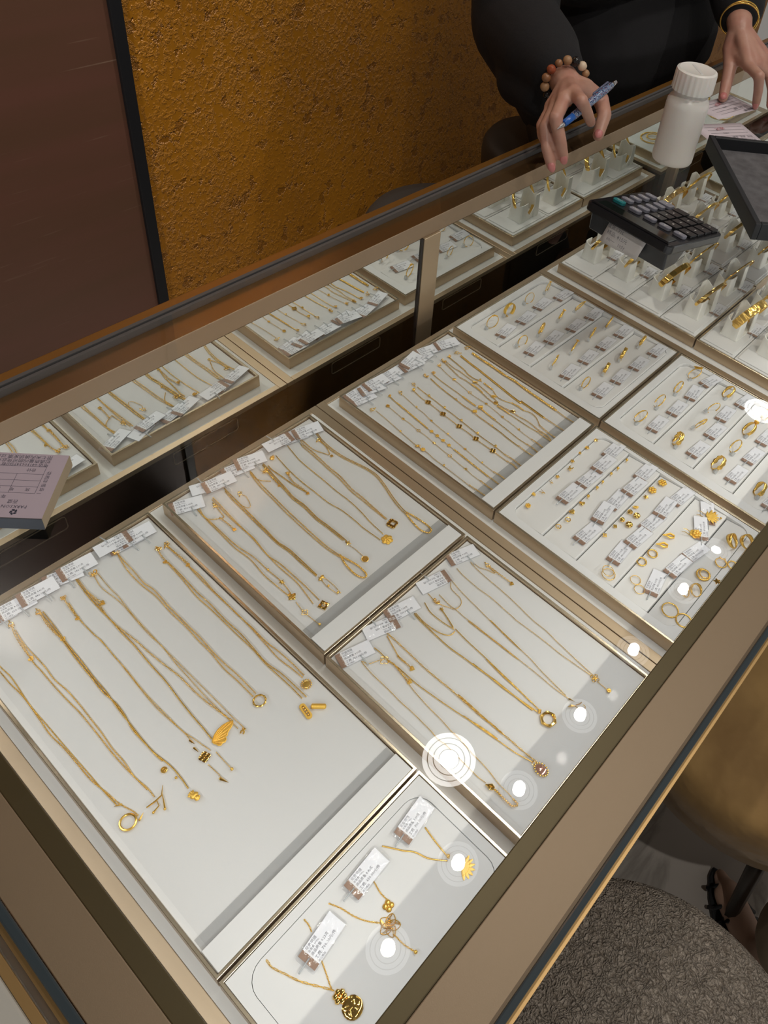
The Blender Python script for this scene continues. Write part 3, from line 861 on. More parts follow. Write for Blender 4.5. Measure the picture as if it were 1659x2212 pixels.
        N = petals(4, s, .72, rot=rot + PI / 4); m.frame(N, [(x * .45 + s * .12, y * .45 - s * .05) for x, y in N], 0, 1.1)
        for i in range(12): m.sphere((N[i * 2][0] * .9, N[i * 2][1] * .9, 1.1), s * .14, 5, 4)
    elif kind == 'knot':
        for k in (-1, 1): m.tube([(*rt(-s, k * s * .5), .7), (*rt(-s * .2, k * s * .6), 1.1), (*rt(s * .2, -k * s * .2), 1.5), (*rt(s, -k * s * .4), .8)], .75, 6)
    elif kind == 'fan':
        for i in range(7): m.dome(leaf(s * 1.6, s * .5, rot + (i - 3) * .42), 0, .5, .4)
    elif kind == 'maple':
        m.dome([(s * (1 if i % 2 == 0 else .5) * c(2 * PI * i / 10 + .3), s * (1 if i % 2 == 0 else .5) * n(2 * PI * i / 10 + .3)) for i in range(10)], 0, .4, 1.0)
    elif kind == 'vee':
        m.tube([(*rt(-s, s * .55), .5), (*rt(s, 0), 1.0), (*rt(-s, -s * .55), .5)], [.3, .62, .3], 4)
    elif kind == 'tinyring': m.ring((0, 0, .8), s, .55, 14, 5)
    elif kind == 'crystal':
        m.dome([rt(s * 1.25 * math.cos(2 * PI * i / 14), s * .9 * math.sin(2 * PI * i / 14)) for i in range(14)], .2, 1.2, 1.6)
    elif kind == 'halo':
        for i in range(16): m.sphere((*rt(s * 1.3 * math.cos(2 * PI * i / 16), s * .98 * math.sin(2 * PI * i / 16)), .9), s * .2, 5, 4)
        m.ring((*rt(-s * 1.6, 0), .8), s * .35, .25, 8, 4)
    elif kind == 'disc_cage':
        m.ring((0, 0, .6), s, .3, 14, 4)
        for i in (-1, 0, 1): m.tube([(*rt(-s * .9, i * s * .4), .7), (*rt(s * .9, i * s * .4), .7)], .2, 3)
        m.prism([(s * .9 * math.cos(2 * PI * i / 14), s * .9 * math.sin(2 * PI * i / 14)) for i in range(14)], .1, .4)
    elif kind == 'ribbondrop':
        m.tube([(*rt(-s * 1.3, 0), 1.5), (*rt(-s * .6, s * .14), 1.8), (*rt(s * .3, s * .5), 1.6), (*rt(s, s * .12), 1.2), (*rt(s * .85, -s * .35), 1.2), (*rt(s * .1, -s * .5), 1.6), (*rt(-s * .6, -s * .1), 1.9), (*rt(-s * 1.3, 0), 1.5)], [.6, .9, 1.3, 1.2, 1.2, 1.3, .9, .6], 7)
    elif kind == 'hook':
        m.tube([(*rt(-s, 0), 2.4), (*rt(-s * .3, .6), 3.0), (*rt(s * .6, 0), 1.8), (*rt(s, -.3), 1.0)], [.25, .42, .42, .36], 5)
    return m
def put(name, kind, s, xy, parent, z=-.003, rot=0.0, material=None, lift=0.0, tilt=None, **props):
    m = orn(kind, s, rot)
    M = Matrix.Translation((xy[0] * 1e-4, xy[1] * 1e-4, z + lift)) @ (Matrix.Rotation(tilt[0], 4, tilt[1]) if tilt else Matrix()) @ Matrix.Scale(1e-3, 4)
    m.xform(M)
    o = m.obj(name, material or GOLD, parent, True, world=True, **props)
    flat_sharp(o, 38)
    return o
# positions measured on the trays, in tenths of a millimetre
NECK = {
"A1":[("snake",[[-2028,-198],[-2008,-590],[-1995,-762],[-2015,-1091],[-2011,-1354],[-2007,-1609],[-2003,-1764],[-1998,-1962],[-1994,-2156],[-1985,-2325]]),("cable",[[-2056,-226],[-2033,-638],[-2030,-789],[-2015,-990],[-2026,-1259],[-2035,-1445],[-2020,-1632],[-2016,-1833],[-2013,-2010],[-1985,-2184],[-1966,-2327],[-1927,-2457],[-1919,-2509]])],
"A2":[("cable",[[-1751,-391],[-1762,-570],[-1755,-742],[-1752,-864],[-1759,-1027],[-1740,-1193],[-1737,-1382],[-1742,-1557],[-1747,-1729],[-1760,-1909],[-1757,-2062],[-1769,-2234],[-1752,-2380],[-1753,-2477]]),("cable",[[-1745,-352],[-1795,-711],[-1793,-886],[-1792,-1087],[-1785,-1270],[-1775,-1422],[-1774,-1563],[-1777,-1755],[-1782,-1922],[-1779,-2095],[-1771,-2214],[-1759,-2390]]),("ext",[[-1744,-284],[-1772,-403],[-1788,-566],[-1792,-704]])],
"A3":[("rope",[[-1505,-339],[-1510,-533],[-1517,-754],[-1531,-983],[-1537,-1215],[-1543,-1419],[-1526,-1581],[-1535,-1734],[-1560,-1887],[-1558,-2064],[-1554,-2212],[-1546,-2286]]),("rope",[[-1483,-339],[-1491,-540],[-1506,-787],[-1512,-1024],[-1523,-1240],[-1525,-1437],[-1540,-1648],[-1547,-1821],[-1554,-1991],[-1553,-2166],[-1533,-2310],[-1524,-2404],[-1526,-2513],[-1536,-2621]]),("ext",[[-1502,-307],[-1523,-451],[-1525,-587],[-1510,-716]])],
"A4":[("fine",[[-1276,-415],[-1296,-633],[-1297,-864],[-1283,-969],[-1293,-1183],[-1291,-1350],[-1303,-1605],[-1304,-1792],[-1296,-1984],[-1289,-2172],[-1267,-2294],[-1230,-2489]]),("fine",[[-1276,-427],[-1302,-669],[-1289,-952],[-1291,-1229],[-1311,-1618],[-1317,-1857],[-1303,-2038],[-1286,-2234],[-1295,-2323]]),("ext",[[-1280,-327],[-1294,-445],[-1306,-611]]),("fine",[[-1313,-2581],[-1304,-2703],[-1307,-2732]])],
"A5":[("rope",[[-1092,-205],[-1114,-456],[-1117,-671],[-1113,-818],[-1116,-1025],[-1111,-1213],[-1121,-1470],[-1123,-1707],[-1142,-1940],[-1153,-2134],[-1157,-2292],[-1165,-2421]]),("clip",[[-1078,-194],[-1095,-451],[-1099,-641],[-1113,-818],[-1099,-997],[-1075,-1182],[-1060,-1378],[-1037,-1579],[-1014,-1755],[-1009,-1953],[-996,-2113],[-975,-2260],[-953,-2404]]),("ext",[[-1096,-426],[-1083,-536],[-1066,-626]]),("fine",[[-1207,-2542],[-1207,-2656],[-1205,-2747]])],
"A6":[("fine",[[-917,-302],[-928,-519],[-925,-670],[-940,-873],[-946,-1058],[-947,-1255],[-947,-1448],[-943,-1631],[-940,-1810],[-936,-1986],[-931,-2202],[-928,-2370],[-919,-2551]]),("fine",[[-957,-314],[-978,-469],[-954,-665],[-947,-807],[-956,-1048],[-957,-1222],[-948,-1402],[-962,-1611],[-967,-1826],[-971,-2035],[-966,-2248],[-960,-2498]])],
"A7":[("cable",[[-658,-236],[-663,-320],[-666,-505],[-675,-694],[-654,-836],[-663,-1066],[-662,-1253],[-661,-1414],[-659,-1573],[-668,-1764],[-666,-1938],[-656,-2098],[-656,-2351]]),("cable",[[-663,-231],[-682,-326],[-704,-488],[-704,-689],[-683,-903],[-689,-1151],[-682,-1375],[-688,-1567],[-686,-1745],[-701,-1962],[-692,-2144],[-690,-2357]])],
"A8":[("snake",[[-376,-646],[-378,-895],[-387,-1147],[-380,-1326],[-387,-1566],[-379,-1780],[-390,-1971],[-404,-2182],[-379,-2363],[-373,-2521],[-371,-2702]]),("snake",[[-384,-620],[-397,-897],[-419,-1168],[-412,-1370],[-409,-1596],[-408,-1796],[-404,-1989],[-415,-2196],[-409,-2378],[-404,-2537],[-406,-2686]]),("ext",[[-357,-441],[-379,-536],[-385,-633]])],
"A9":[("cable",[[-263,-829],[-255,-1012],[-269,-1221],[-271,-1412],[-274,-1598],[-267,-1814],[-270,-2015],[-253,-2188],[-246,-2370],[-249,-2519]]),("cable",[[-268,-836],[-277,-1078],[-275,-1347],[-271,-1526],[-274,-1779],[-287,-2015],[-300,-2224],[-283,-2393],[-272,-2526]]),("ext",[[-268,-436],[-270,-540],[-266,-660],[-263,-804]]),("ext",[[-274,-496],[-265,-583],[-256,-721],[-252,-801]])],
"B1":[("cable",[[219,-313],[215,-418],[215,-633],[213,-859],[228,-1029],[250,-1187],[249,-1403],[256,-1574],[243,-1707],[218,-1810]]),("cable",[[242,-298],[207,-446],[198,-687],[188,-956],[208,-1179],[185,-1422],[191,-1623],[198,-1790]]),("fine",[[201,-1887],[183,-2024],[195,-2220]]),("ext",[[313,-549],[323,-649],[326,-759]]),("cable",[[220,-295],[208,-429],[242,-498],[313,-549],[354,-559],[368,-475],[385,-369]])],
"B2":[("cable",[[430,-274],[426,-364],[407,-603],[397,-810],[396,-1003],[362,-1263],[383,-1419],[387,-1623],[386,-1801],[375,-2015]]),("cable",[[407,-289],[403,-379],[390,-659],[391,-946],[363,-1230],[351,-1488],[354,-1721],[306,-2008]])],
"B3":[("rope",[[593,-240],[584,-403],[577,-545],[563,-790],[552,-996],[540,-1197],[561,-1356],[558,-1541],[551,-1786]]),("rope",[[576,-280],[560,-418],[553,-560],[540,-804],[532,-1005],[525,-1216],[542,-1379],[537,-1565],[539,-1793]]),("fine",[[576,-563],[610,-633],[649,-615],[687,-501],[675,-451]]),("fine",[[549,-1817],[534,-1965],[548,-2092]]),("fine",[[584,-1835],[590,-1988],[576,-2104]])],
"B4":[("cable",[[944,-239],[941,-276],[910,-483],[895,-700],[877,-946],[868,-1177],[860,-1403],[860,-1614],[878,-1771]]),("cable",[[935,-250],[920,-287],[884,-489],[869,-705],[849,-949],[840,-1186],[835,-1407],[839,-1622],[861,-1775]]),("beads",[[878,-1771],[838,-1903],[827,-2059],[858,-2140],[903,-2135],[918,-2049],[911,-1941],[877,-1787]]),("cable",[[944,-239],[921,-336],[940,-413],[1007,-496]])],
"B5":[("rope",[[1117,-241],[1113,-297],[1092,-458],[1065,-688],[1044,-843],[1054,-1023],[1037,-1230],[1047,-1405],[1051,-1642],[1042,-1705]]),("rope",[[1102,-250],[1090,-308],[1068,-467],[1043,-695],[1023,-852],[1031,-1034],[1016,-1239],[1026,-1413],[1033,-1650]]),("fine",[[1032,-1731],[1043,-1829],[1040,-1948]]),("ext",[[1076,-343],[1058,-466],[1043,-610]])],
"B6":[("rope",[[1138,-300],[1131,-375],[1144,-527],[1157,-709],[1190,-897]]),("snake",[[1299,-238],[1265,-481],[1251,-728],[1256,-948],[1261,-1165],[1293,-1347],[1298,-1556],[1294,-1681],[1311,-1915]]),("snake",[[1492,-208],[1446,-467],[1439,-706],[1440,-868],[1434,-1099],[1441,-1280],[1429,-1478],[1399,-1691],[1388,-1881]]),("ext",[[1209,-549],[1180,-681],[1188,-786],[1190,-897]])],
"B7":[("clip",[[1654,-239],[1637,-309],[1633,-517],[1614,-769],[1610,-968],[1577,-1196],[1577,-1352],[1567,-1516],[1557,-1744]]),("cable",[[1649,-255],[1613,-321],[1605,-532],[1589,-782],[1581,-985],[1550,-1209],[1550,-1365],[1547,-1531],[1547,-1749]]),("cable",[[1670,-254],[1668,-444],[1708,-565],[1750,-634],[1804,-507],[1809,-383]])],
"B8":[("snake",[[1877,-271],[1842,-413],[1830,-595],[1844,-777],[1879,-935],[1914,-1092],[1922,-1243],[1883,-1408],[1825,-1589],[1788,-1747],[1775,-1856]]),("snake",[[1858,-280],[1820,-418],[1808,-600],[1825,-785],[1862,-944],[1896,-1104],[1899,-1254],[1861,-1411],[1802,-1594],[1763,-1754],[1753,-1866]]),("bars",[[1775,-1856],[1794,-1951],[1808,-2114],[1792,-2202],[1740,-2207],[1709,-2121],[1725,-1988],[1752,-1873]])],
"E1":[("fine",[[207,-2800],[196,-2862],[186,-2988],[185,-3120],[180,-3255],[175,-3355],[178,-3478],[173,-3607],[168,-3719],[157,-3813],[167,-3892],[163,-3978],[158,-4088],[154,-4196],[150,-4287],[158,-4367]]),("fine",[[400,-3035],[354,-3259],[330,-3394],[312,-3584],[306,-3713],[290,-3864],[290,-3962],[294,-3884],[283,-4007],[269,-4124],[257,-4298],[230,-4451],[224,-4570],[217,-4632]]),("ext",[[385,-2983],[391,-3044],[374,-3191],[371,-3251]]),("fine",[[215,-2808],[242,-2864],[319,-2901],[371,-2931]]),("beads",[[149,-4411],[166,-4461],[163,-4535],[159,-4623],[165,-4660],[203,-4685],[213,-4635]])],
"E2":[("clip",[[581,-2768],[582,-2836],[579,-2957],[574,-3094],[568,-3263],[571,-3421],[578,-3572],[577,-3729],[577,-3912],[588,-4068],[585,-4174],[590,-3688],[587,-3863],[579,-3978],[589,-4092],[589,-4212],[592,-4299],[592,-4417],[599,-4564]]),("snake",[[387,-2780],[392,-2860],[385,-2983],[398,-3070],[400,-3182],[401,-3326],[418,-3485],[435,-3625],[465,-3828],[503,-4021],[521,-4198],[472,-3840],[485,-3983],[502,-4120],[519,-4256],[535,-4390],[576,-4561]]),("cable",[[558,-2783],[510,-2925],[478,-3023],[479,-3089]]),("ext",[[479,-3006],[479,-3089],[480,-3177]])],
"E3":[("rope",[[924,-2789],[912,-2827],[900,-2965],[892,-3123],[888,-3292],[905,-3471],[917,-3651],[935,-3807],[940,-3956],[943,-4120],[950,-4241],[919,-3575],[926,-3762],[930,-3932],[944,-4075],[969,-4302]]),("snake",[[1078,-3194],[1060,-3382],[1051,-3583],[1035,-3801],[1022,-3997],[1003,-4200],[1045,-3629],[1021,-3841],[1014,-4019],[1008,-4178],[996,-4305]]),("snake",[[933,-2798],[917,-2932],[932,-3086],[971,-3184],[1013,-3211],[1060,-3207]]),("snake",[[1083,-2776],[1043,-2899],[1047,-3064],[1067,-3188]]),("rope",[[1144,-2950],[1115,-3052],[1075,-3172]])],
"E4":[("fine",[[1254,-2823],[1239,-2974],[1244,-3062],[1241,-3190],[1249,-3299],[1248,-3544],[1251,-3702],[1257,-3823],[1234,-3235],[1255,-3550],[1261,-3821],[1266,-4038],[1265,-4271],[1277,-4436]]),("fine",[[1469,-2782],[1465,-2821],[1438,-2965],[1413,-3191],[1387,-3428],[1372,-3651],[1356,-3790],[1398,-3380],[1364,-3640],[1350,-3893],[1318,-4091],[1301,-4244],[1284,-4401]]),("fine",[[1446,-2803],[1395,-2858],[1376,-2987],[1332,-3046],[1251,-3048],[1217,-2993],[1171,-2865],[1184,-2732]])],
"E5":[("fine",[[1619,-2735],[1603,-2828],[1593,-3035],[1602,-3214],[1593,-3372],[1584,-3527],[1580,-3564],[1590,-3770],[1594,-3945],[1593,-4103],[1604,-4252],[1620,-4463]]),("fine",[[1782,-2785],[1771,-2829],[1754,-3000],[1745,-3230],[1730,-3426],[1699,-3685],[1698,-3849],[1677,-4010],[1666,-4129],[1651,-4280],[1636,-4467]]),("fine",[[1795,-2808],[1800,-2892],[1833,-2968],[1859,-3050],[1870,-2972]]),("ext",[[1876,-2966],[1879,-3102],[1885,-3250]]),("fine",[[1610,-4553],[1609,-4628],[1609,-4666]])],
"D1":[("clip",[[-1877,-4040],[-1876,-4091],[-1842,-4185],[-1809,-4279],[-1766,-4362],[-1720,-4441],[-1690,-4496]]),("cable",[[-1616,-4297],[-1621,-4320],[-1647,-4391],[-1681,-4478],[-1686,-4500]])],
"D2":[("cable",[[-1336,-4085],[-1299,-4173],[-1272,-4279],[-1231,-4371],[-1178,-4448]]),("cable",[[-1010,-4216],[-1013,-4236],[-1030,-4313],[-1029,-4380]]),("cable",[[-1156,-4590],[-1153,-4684],[-1133,-4768]]),("cable",[[-1531,-4030],[-1532,-4074],[-1544,-4116]])],
"D3":[("rope",[[-789,-4084],[-743,-4160],[-697,-4236],[-646,-4307],[-604,-4421],[-517,-4542]]),("rope",[[-456,-4238],[-478,-4371],[-496,-4540]])],
"C1":[("fine",[[2647,-479],[2637,-655],[2610,-929],[2595,-1093],[2587,-1211],[2596,-1367],[2581,-1525],[2581,-1658],[2578,-1846],[2572,-2075]]),("ext",[[2572,-2075],[2580,-2187],[2584,-2293]])],
"C2":[("fine",[[2812,-535],[2803,-661],[2792,-797],[2795,-917],[2782,-1061],[2785,-1179],[2770,-1331],[2758,-1469],[2752,-1600],[2740,-1735],[2733,-1873],[2720,-1980],[2718,-2120]]),("ext",[[2718,-2120],[2713,-2209],[2713,-2301]])],
"C3":[("rope",[[2953,-403],[2939,-487],[2932,-562]]),("bars",[[2932,-562],[2919,-739],[2904,-925],[2889,-1108]]),("bars",[[2864,-1580],[2856,-1721],[2846,-1871],[2839,-2033],[2834,-2123]]),("fine",[[2889,-1108],[2888,-1184],[2882,-1282],[2877,-1379],[2869,-1485],[2864,-1580]]),("ext",[[2834,-2123],[2835,-2207],[2830,-2296]])],
"C4":[("fine",[[3092,-501],[3072,-648],[3056,-770],[3050,-900],[3023,-1048],[3009,-1192],[2998,-1350],[2982,-1501],[2971,-1655],[2957,-1791],[2946,-1941],[2938,-2138]]),("ext",[[2938,-2138],[2946,-2217],[2947,-2301]])],
"C5":[("cable",[[3252,-533],[3228,-692],[3231,-806],[3226,-925],[3213,-1070],[3209,-1205],[3201,-1351],[3202,-1487],[3192,-1632],[3188,-1769],[3192,-1899],[3186,-2018],[3185,-2141]]),("snake",[[3337,-510],[3327,-656],[3321,-818],[3307,-1012],[3303,-1157],[3292,-1307],[3281,-1455],[3272,-1590],[3266,-1739],[3267,-1881],[3250,-2053]]),("ext",[[3185,-2141],[3192,-2221],[3178,-2292]]),("ext",[[3250,-2053],[3256,-2170],[3247,-2297]])],
"C6":[("rope",[[3583,-514],[3556,-677],[3540,-848],[3532,-1008]]),("clip",[[3532,-1008],[3521,-1151],[3528,-1294]]),("clip",[[3514,-1363],[3511,-1494],[3508,-1625]]),("rope",[[3508,-1625],[3501,-1776],[3486,-1930],[3482,-2075]]),("ext",[[3485,-2078],[3474,-2182],[3481,-2289]])],
"C7":[("snake",[[3668,-474],[3651,-648],[3645,-829],[3639,-1008],[3630,-1111]]),("beads",[[3634,-1031],[3628,-1151],[3627,-1247]]),("beads",[[3637,-1347],[3623,-1470],[3616,-1585]]),("snake",[[3616,-1585],[3599,-1782],[3581,-1974],[3583,-2131]]),("ext",[[3583,-2131],[3582,-2219],[3568,-2307]])],
"C8":[("fine",[[3849,-426],[3817,-576],[3796,-733],[3783,-881],[3762,-1034],[3758,-1171],[3764,-1316],[3752,-1457],[3730,-1614],[3723,-1756],[3712,-1891]]),("fine",[[3705,-1893],[3698,-2005],[3692,-2116]]),("ext",[[3692,-2116],[3690,-2205],[3681,-2299]])],
"C9":[("clip",[[3961,-404],[3922,-580],[3891,-745],[3900,-855],[3897,-954]]),("beads",[[3897,-954],[3895,-1053],[3881,-1141]]),("clip",[[3881,-1141],[3855,-1258],[3847,-1377]]),("beads",[[3832,-1446],[3837,-1534],[3835,-1628]]),("snake",[[3836,-1624],[3837,-1787],[3838,-1948],[3851,-2080]]),("ext",[[3851,-2080],[3844,-2192],[3844,-2296]])],
"C10":[("cable",[[3989,-398],[3969,-577],[3977,-688],[3966,-856],[3966,-972],[3949,-1102],[3928,-1253],[3896,-1393]]),("clip",[[3865,-1415],[3873,-1520],[3887,-1601],[3892,-1743],[3908,-1893],[3890,-2050],[3885,-2125]]),("ext",[[3885,-2125],[3885,-2204],[3862,-2274]])],
"C11":[("rope",[[4082,-374],[4062,-553],[4044,-688],[4013,-795],[4013,-912],[4046,-1000]]),("beads",[[4035,-1048],[4029,-1130],[4026,-1199]]),("snake",[[4015,-1218],[3968,-1333],[3977,-1438],[4020,-1534]]),("bars",[[4018,-1540],[4029,-1634],[4023,-1712]]),("snake",[[4023,-1712],[4058,-1812],[4039,-1917],[3959,-2033]]),("ext",[[3959,-2033],[3938,-2173],[3932,-2300]])],
"C12":[("flat",[[4225,-468],[4203,-648],[4190,-818],[4166,-1034],[4142,-1246],[4118,-1454],[4106,-1612]]),("flat",[[4133,-1588],[4126,-1777],[4114,-1986]]),("ext",[[4114,-1986],[4113,-2147],[4112,-2307]])],
"C13":[("discs",[[4380,-550],[4374,-715],[4374,-913],[4365,-1116],[4373,-1301],[4356,-1504],[4347,-1697],[4342,-1848],[4337,-1997]]),("ext",[[4337,-1997],[4324,-2151],[4327,-2290]])]}
SPOT = {
"A1ring":[-1998,-2506],
"A1twigL":[-1980,-2339],
"A1twigR":[-1908,-2543],
"A2pend":[-1749,-2544],
"A2heart":[-1792,-704],
"A2clasp":[-1741,-264],
"A3heart":[-1505,-720],
"A3clasp":[-1514,-314],
"A3coin":[-1580,-2358],
"A3ball":[-1553,-2484],
"A3lily":[-1539,-2707],
"A4clasp":[-1284,-335],
"A4heart":[-1307,-617],
"A4clover":[-1296,-2505],
"A4sp1":[-1292,-2326],
"A4sp2":[-1308,-2406],
"A4dag":[-1307,-2774],
"A5disc":[-1079,-155],
"A5heart":[-1066,-626],
"A5wing":[-1099,-2471],
"A5ball":[-1208,-2750],
"A6clasp":[-947,-285],
"A6knot":[-946,-2554],
"A7clasp":[-661,-202],
"A7ring":[-678,-2437],
"A8clasp":[-347,-451],
"A8heart":[-395,-628],
"A8caps":[-465,-2801],
"A8bar":[-360,-2850],
"A9clasp":[-269,-462],
"A9heart":[-261,-811],
"A9sun":[-294,-2609],
"B1bead":[249,-1403],
"B1flower":[254,-1605],
"B1fly":[208,-1816],
"B1clover":[184,-2031],
"B1ball":[194,-2234],
"B1tag":[327,-767],
"B2clover":[364,-2098],
"B2clasp":[377,-373],
"B3bow":[558,-1842],
"B3b1":[543,-1968],
"B3b2":[556,-2091],
"B3clasp":[661,-419],
"B5star":[1045,-1708],
"B5disc":[1028,-1981],
"B5clasp":[1059,-347],
"B5tag":[1040,-614],
"B6peony":[1366,-1961],
"B6ball":[1235,-248],
"B6clasp":[1218,-537],
"B6tag":[1189,-911],
"B7sq":[1552,-1851],
"B7clasp":[1806,-380],
"B7tag":[1751,-669],
"B8clasp":[1891,-249],
"E1bow":[156,-4419],
"E1flower":[362,-2941],
"E1heart":[372,-3261],
"E2oval":[573,-4651],
"E2heart":[482,-3186],
"E3ring":[979,-4423],
"E3bail":[981,-4320],
"E3star":[1147,-2947],
"E4drop":[1282,-4473],
"E4body":[1270,-4538],
"E4clasp":[1172,-2855],
"E5flower":[1621,-4503],
"E5ball":[1608,-4674],
"E5heart":[1884,-3260],
"E5clasp":[1879,-2929],
"D1flower":[-1678,-4571],
"D1disc":[-1663,-4685],
"D2small":[-1053,-4421],
"D2peony":[-1138,-4520],
"D2ball":[-1132,-4783],
"D3bail":[-491,-4523],
"D3flower":[-467,-4660],
"C1clasp":[2631,-432],
"C1bee":[2585,-1241],
"C1bee2":[2591,-1321],
"C1b1":[2610,-929],
"C1b2":[2586,-1663],
"C2clasp":[2813,-509],
"C2a":[2792,-797],
"C2b":[2784,-1063],
"C2c":[2772,-1333],
"C2d":[2753,-1605],
"C2e":[2736,-1871],
"C3clasp":[2953,-398],
"C3a":[2886,-1183],
"C3b":[2882,-1282],
"C3c":[2876,-1383],
"C3d":[2869,-1485],
"C4clasp":[3098,-450],
"C4a":[3059,-767],
"C4b":[3025,-1052],
"C4c":[2998,-1350],
"C4d":[2971,-1655],
"C4e":[2948,-1943],
"C5clasp":[3253,-528],
"C5clasp2":[3335,-452],
"C5a":[3232,-801],
"C5b":[3215,-1071],
"C5c":[3202,-1352],
"C5d":[3193,-1633],
"C5e":[3192,-1904],
"C5f":[3319,-733],
"C5g":[3307,-1012],
"C5h":[3292,-1307],
"C5i":[3272,-1590],
"C5j":[3269,-1882],
"C6clasp":[3574,-443],
"C6cyl":[3533,-1318],
"C6b1":[3532,-1008],
"C6b2":[3510,-1627],
"C7clasp":[3685,-474],
"C7cyl":[3643,-1317],
"C8clasp":[3855,-416],
"C8a":[3798,-735],
"C8b":[3764,-1036],
"C8c":[3764,-1316],
"C8d":[3734,-1610],
"C8e":[3714,-1893],
"C9clasp":[3967,-394],
"C9oval":[3963,-955],
"C9fly":[3860,-1395],
"C10oval":[3939,-1292],
"C10oval2":[3904,-1636],
"C11clasp":[4093,-374],
"C11b":[4046,-971],
"C12clasp":[4233,-404],
"C13clasp":[4419,-419],
"F1":[4287,-2671],
"F2":[4094,-2669],
"F3":[3954,-2659],
"F4":[3773,-2679],
"F5":[3649,-2735],
"F6":[3434,-2702],
"F7":[3310,-2704],
"F8":[3109,-2725],
"F9":[3003,-2659],
"F10":[2822,-2735],
"F11":[4273,-3142],
"F12":[4075,-3141],
"F13":[3941,-3133],
"F14":[3758,-3134],
"F15":[3632,-3140],
"F16":[3444,-3142],
"F17":[3313,-3150],
"F18":[3127,-3141],
"F19":[2994,-3175],
"F20":[2837,-3158],
"F21":[4283,-3652],
"F22":[4093,-3627],
"F23":[3952,-3628],
"F24":[3738,-3615],
"F25a":[3612,-3619],
"F25b":[3620,-3706],
"F26a":[3448,-3618],
"F26b":[3444,-3715],
"F27":[3315,-3611],
"F28":[3123,-3598],
"F29":[2698,-3930],
"F30a":[2862,-4175],
"F30b":[2787,-4271],
"F31":[3122,-4091],
"F32":[3302,-4121],
"F33":[3476,-4141],
"F34":[3645,-4128],
"F35":[3881,-4333],
"F36":[4229,-4328],
"F37a":[4064,-4701],
"F37b":[4175,-4826],
"F38":[3729,-4745],
"F39":[3792,-4854],
"F40":[3450,-4677],
"F40b":[3483,-4831],
"F41a":[3099,-4641],
"F41b":[3190,-4724],
"F42a":[2800,-4643],
"F42b":[2787,-4812],
"A5tip":[-958,-2420],
"A5root":[-1175,-2440]}
TAGS = {
"D3":[-669,-4165,-355,-4127],
"D2":[-1202,-4155,-881,-4136],
"D1":[-1738,-4257,-1392,-4206],
"A1":[-1849,-110,-1631,-143],
"A2":[-1681,-140,-1449,-159],
"A3":[-1492,-128,-1228,-158],
"A4":[-1268,-119,-986,-120],
"A5":[-1076,-83,-836,-113],
"A6":[-523,-124,-821,-21],
"A7":[-545,-104,-351,-182],
"A8":[-438,-153,-225,-193],
"B1":[42,-133,340,-253],
"B2":[561,-103,290,1],
"B3":[512,-152,768,-201],
"B4":[791,-84,1040,-137],
"B5":[977,-98,1205,-169],
"B6":[1565,-123,1247,-82],
"B7":[1555,-135,1790,-201],
"B8":[1747,-183,1979,-242],
"E1":[47,-2650,330,-2736],
"E2":[743,-2732,474,-2636],
"E3":[700,-2629,974,-2703],
"E4":[1505,-2727,1202,-2641],
"E5":[1608,-2598,1910,-2702],
"C1":[2551,-194,2846,-242],
"C2":[2607,-95,2853,-95],
"C3":[2801,-159,3042,-221],
"C4":[2895,-132,3153,-149],
"C5":[3060,-152,3337,-196],
"C6":[3191,-140,3442,-143],
"C7":[3405,-169,3752,-208],
"C8":[3552,-137,3791,-90],
"C9":[3736,-163,3965,-150],
"C10":[3889,-99,4114,-155],
"C11":[4094,-153,4411,-255],
"G1":[4873,-583,5241,-529],
"G2":[5317,-579,5716,-533],
"G3":[5783,-527,6171,-484],
"G4":[6214,-584,6582,-578],
"G5":[4865,-1091,5255,-1044],
"G6":[5265,-1126,5667,-1074],
"G7":[5729,-1172,6131,-1135],
"G8":[6164,-1193,6569,-1157],
"G9":[4850,-1721,5219,-1681],
"G10":[5298,-1709,5673,-1668],
"G11":[5736,-1694,6122,-1675],
"G12":[6201,-1712,6528,-1688],
"G13":[4886,-2225,5254,-2204],
"G14":[5325,-2245,5650,-2216],
"G15":[5753,-2261,6083,-2245],
"G16":[6226,-2275,6536,-2275],
"H1":[4883,-3085,5253,-3075],
"H2":[5340,-3112,5706,-3103],
"H3":[5807,-3129,6138,-3092],
"H4":[6205,-3107,6540,-3176],
"H5":[4901,-3673,5218,-3695],
"H6":[5341,-3669,5713,-3684],
"H7":[5759,-3621,6103,-3615],
"H8":[6190,-3671,6546,-3707],
"H9":[4873,-4231,5208,-4248],
"H10":[5311,-4231,5677,-4260],
"H11":[5749,-4207,6121,-4225],
"H13":[4822,-4757,5131,-4787],
"F1":[4088,-2937,4443,-2934],
"F2":[3789,-2978,4140,-2985],
"F3":[3463,-2980,3809,-2997],
"F4":[3108,-2965,3453,-2971],
"F5":[4082,-3413,4411,-3415],
"F6":[3771,-3439,4089,-3456],
"F7":[3442,-3422,3791,-3410],
"F8":[3176,-3434,3484,-3394],
"F9":[2782,-3436,3137,-3461],
"F10":[4059,-3910,4392,-3946],
"F11":[3753,-3890,4096,-3877],
"F12":[3475,-3870,3796,-3898],
"F13":[3168,-3877,3476,-3903],
"F14":[2823,-3869,3184,-3851],
"F15":[4081,-4325,4404,-4259],
"F16":[3879,-4427,4074,-4285],
"F17":[3451,-4421,3781,-4492],
"F18":[3139,-4403,3465,-4435],
"F19":[2776,-4394,3117,-4321]}
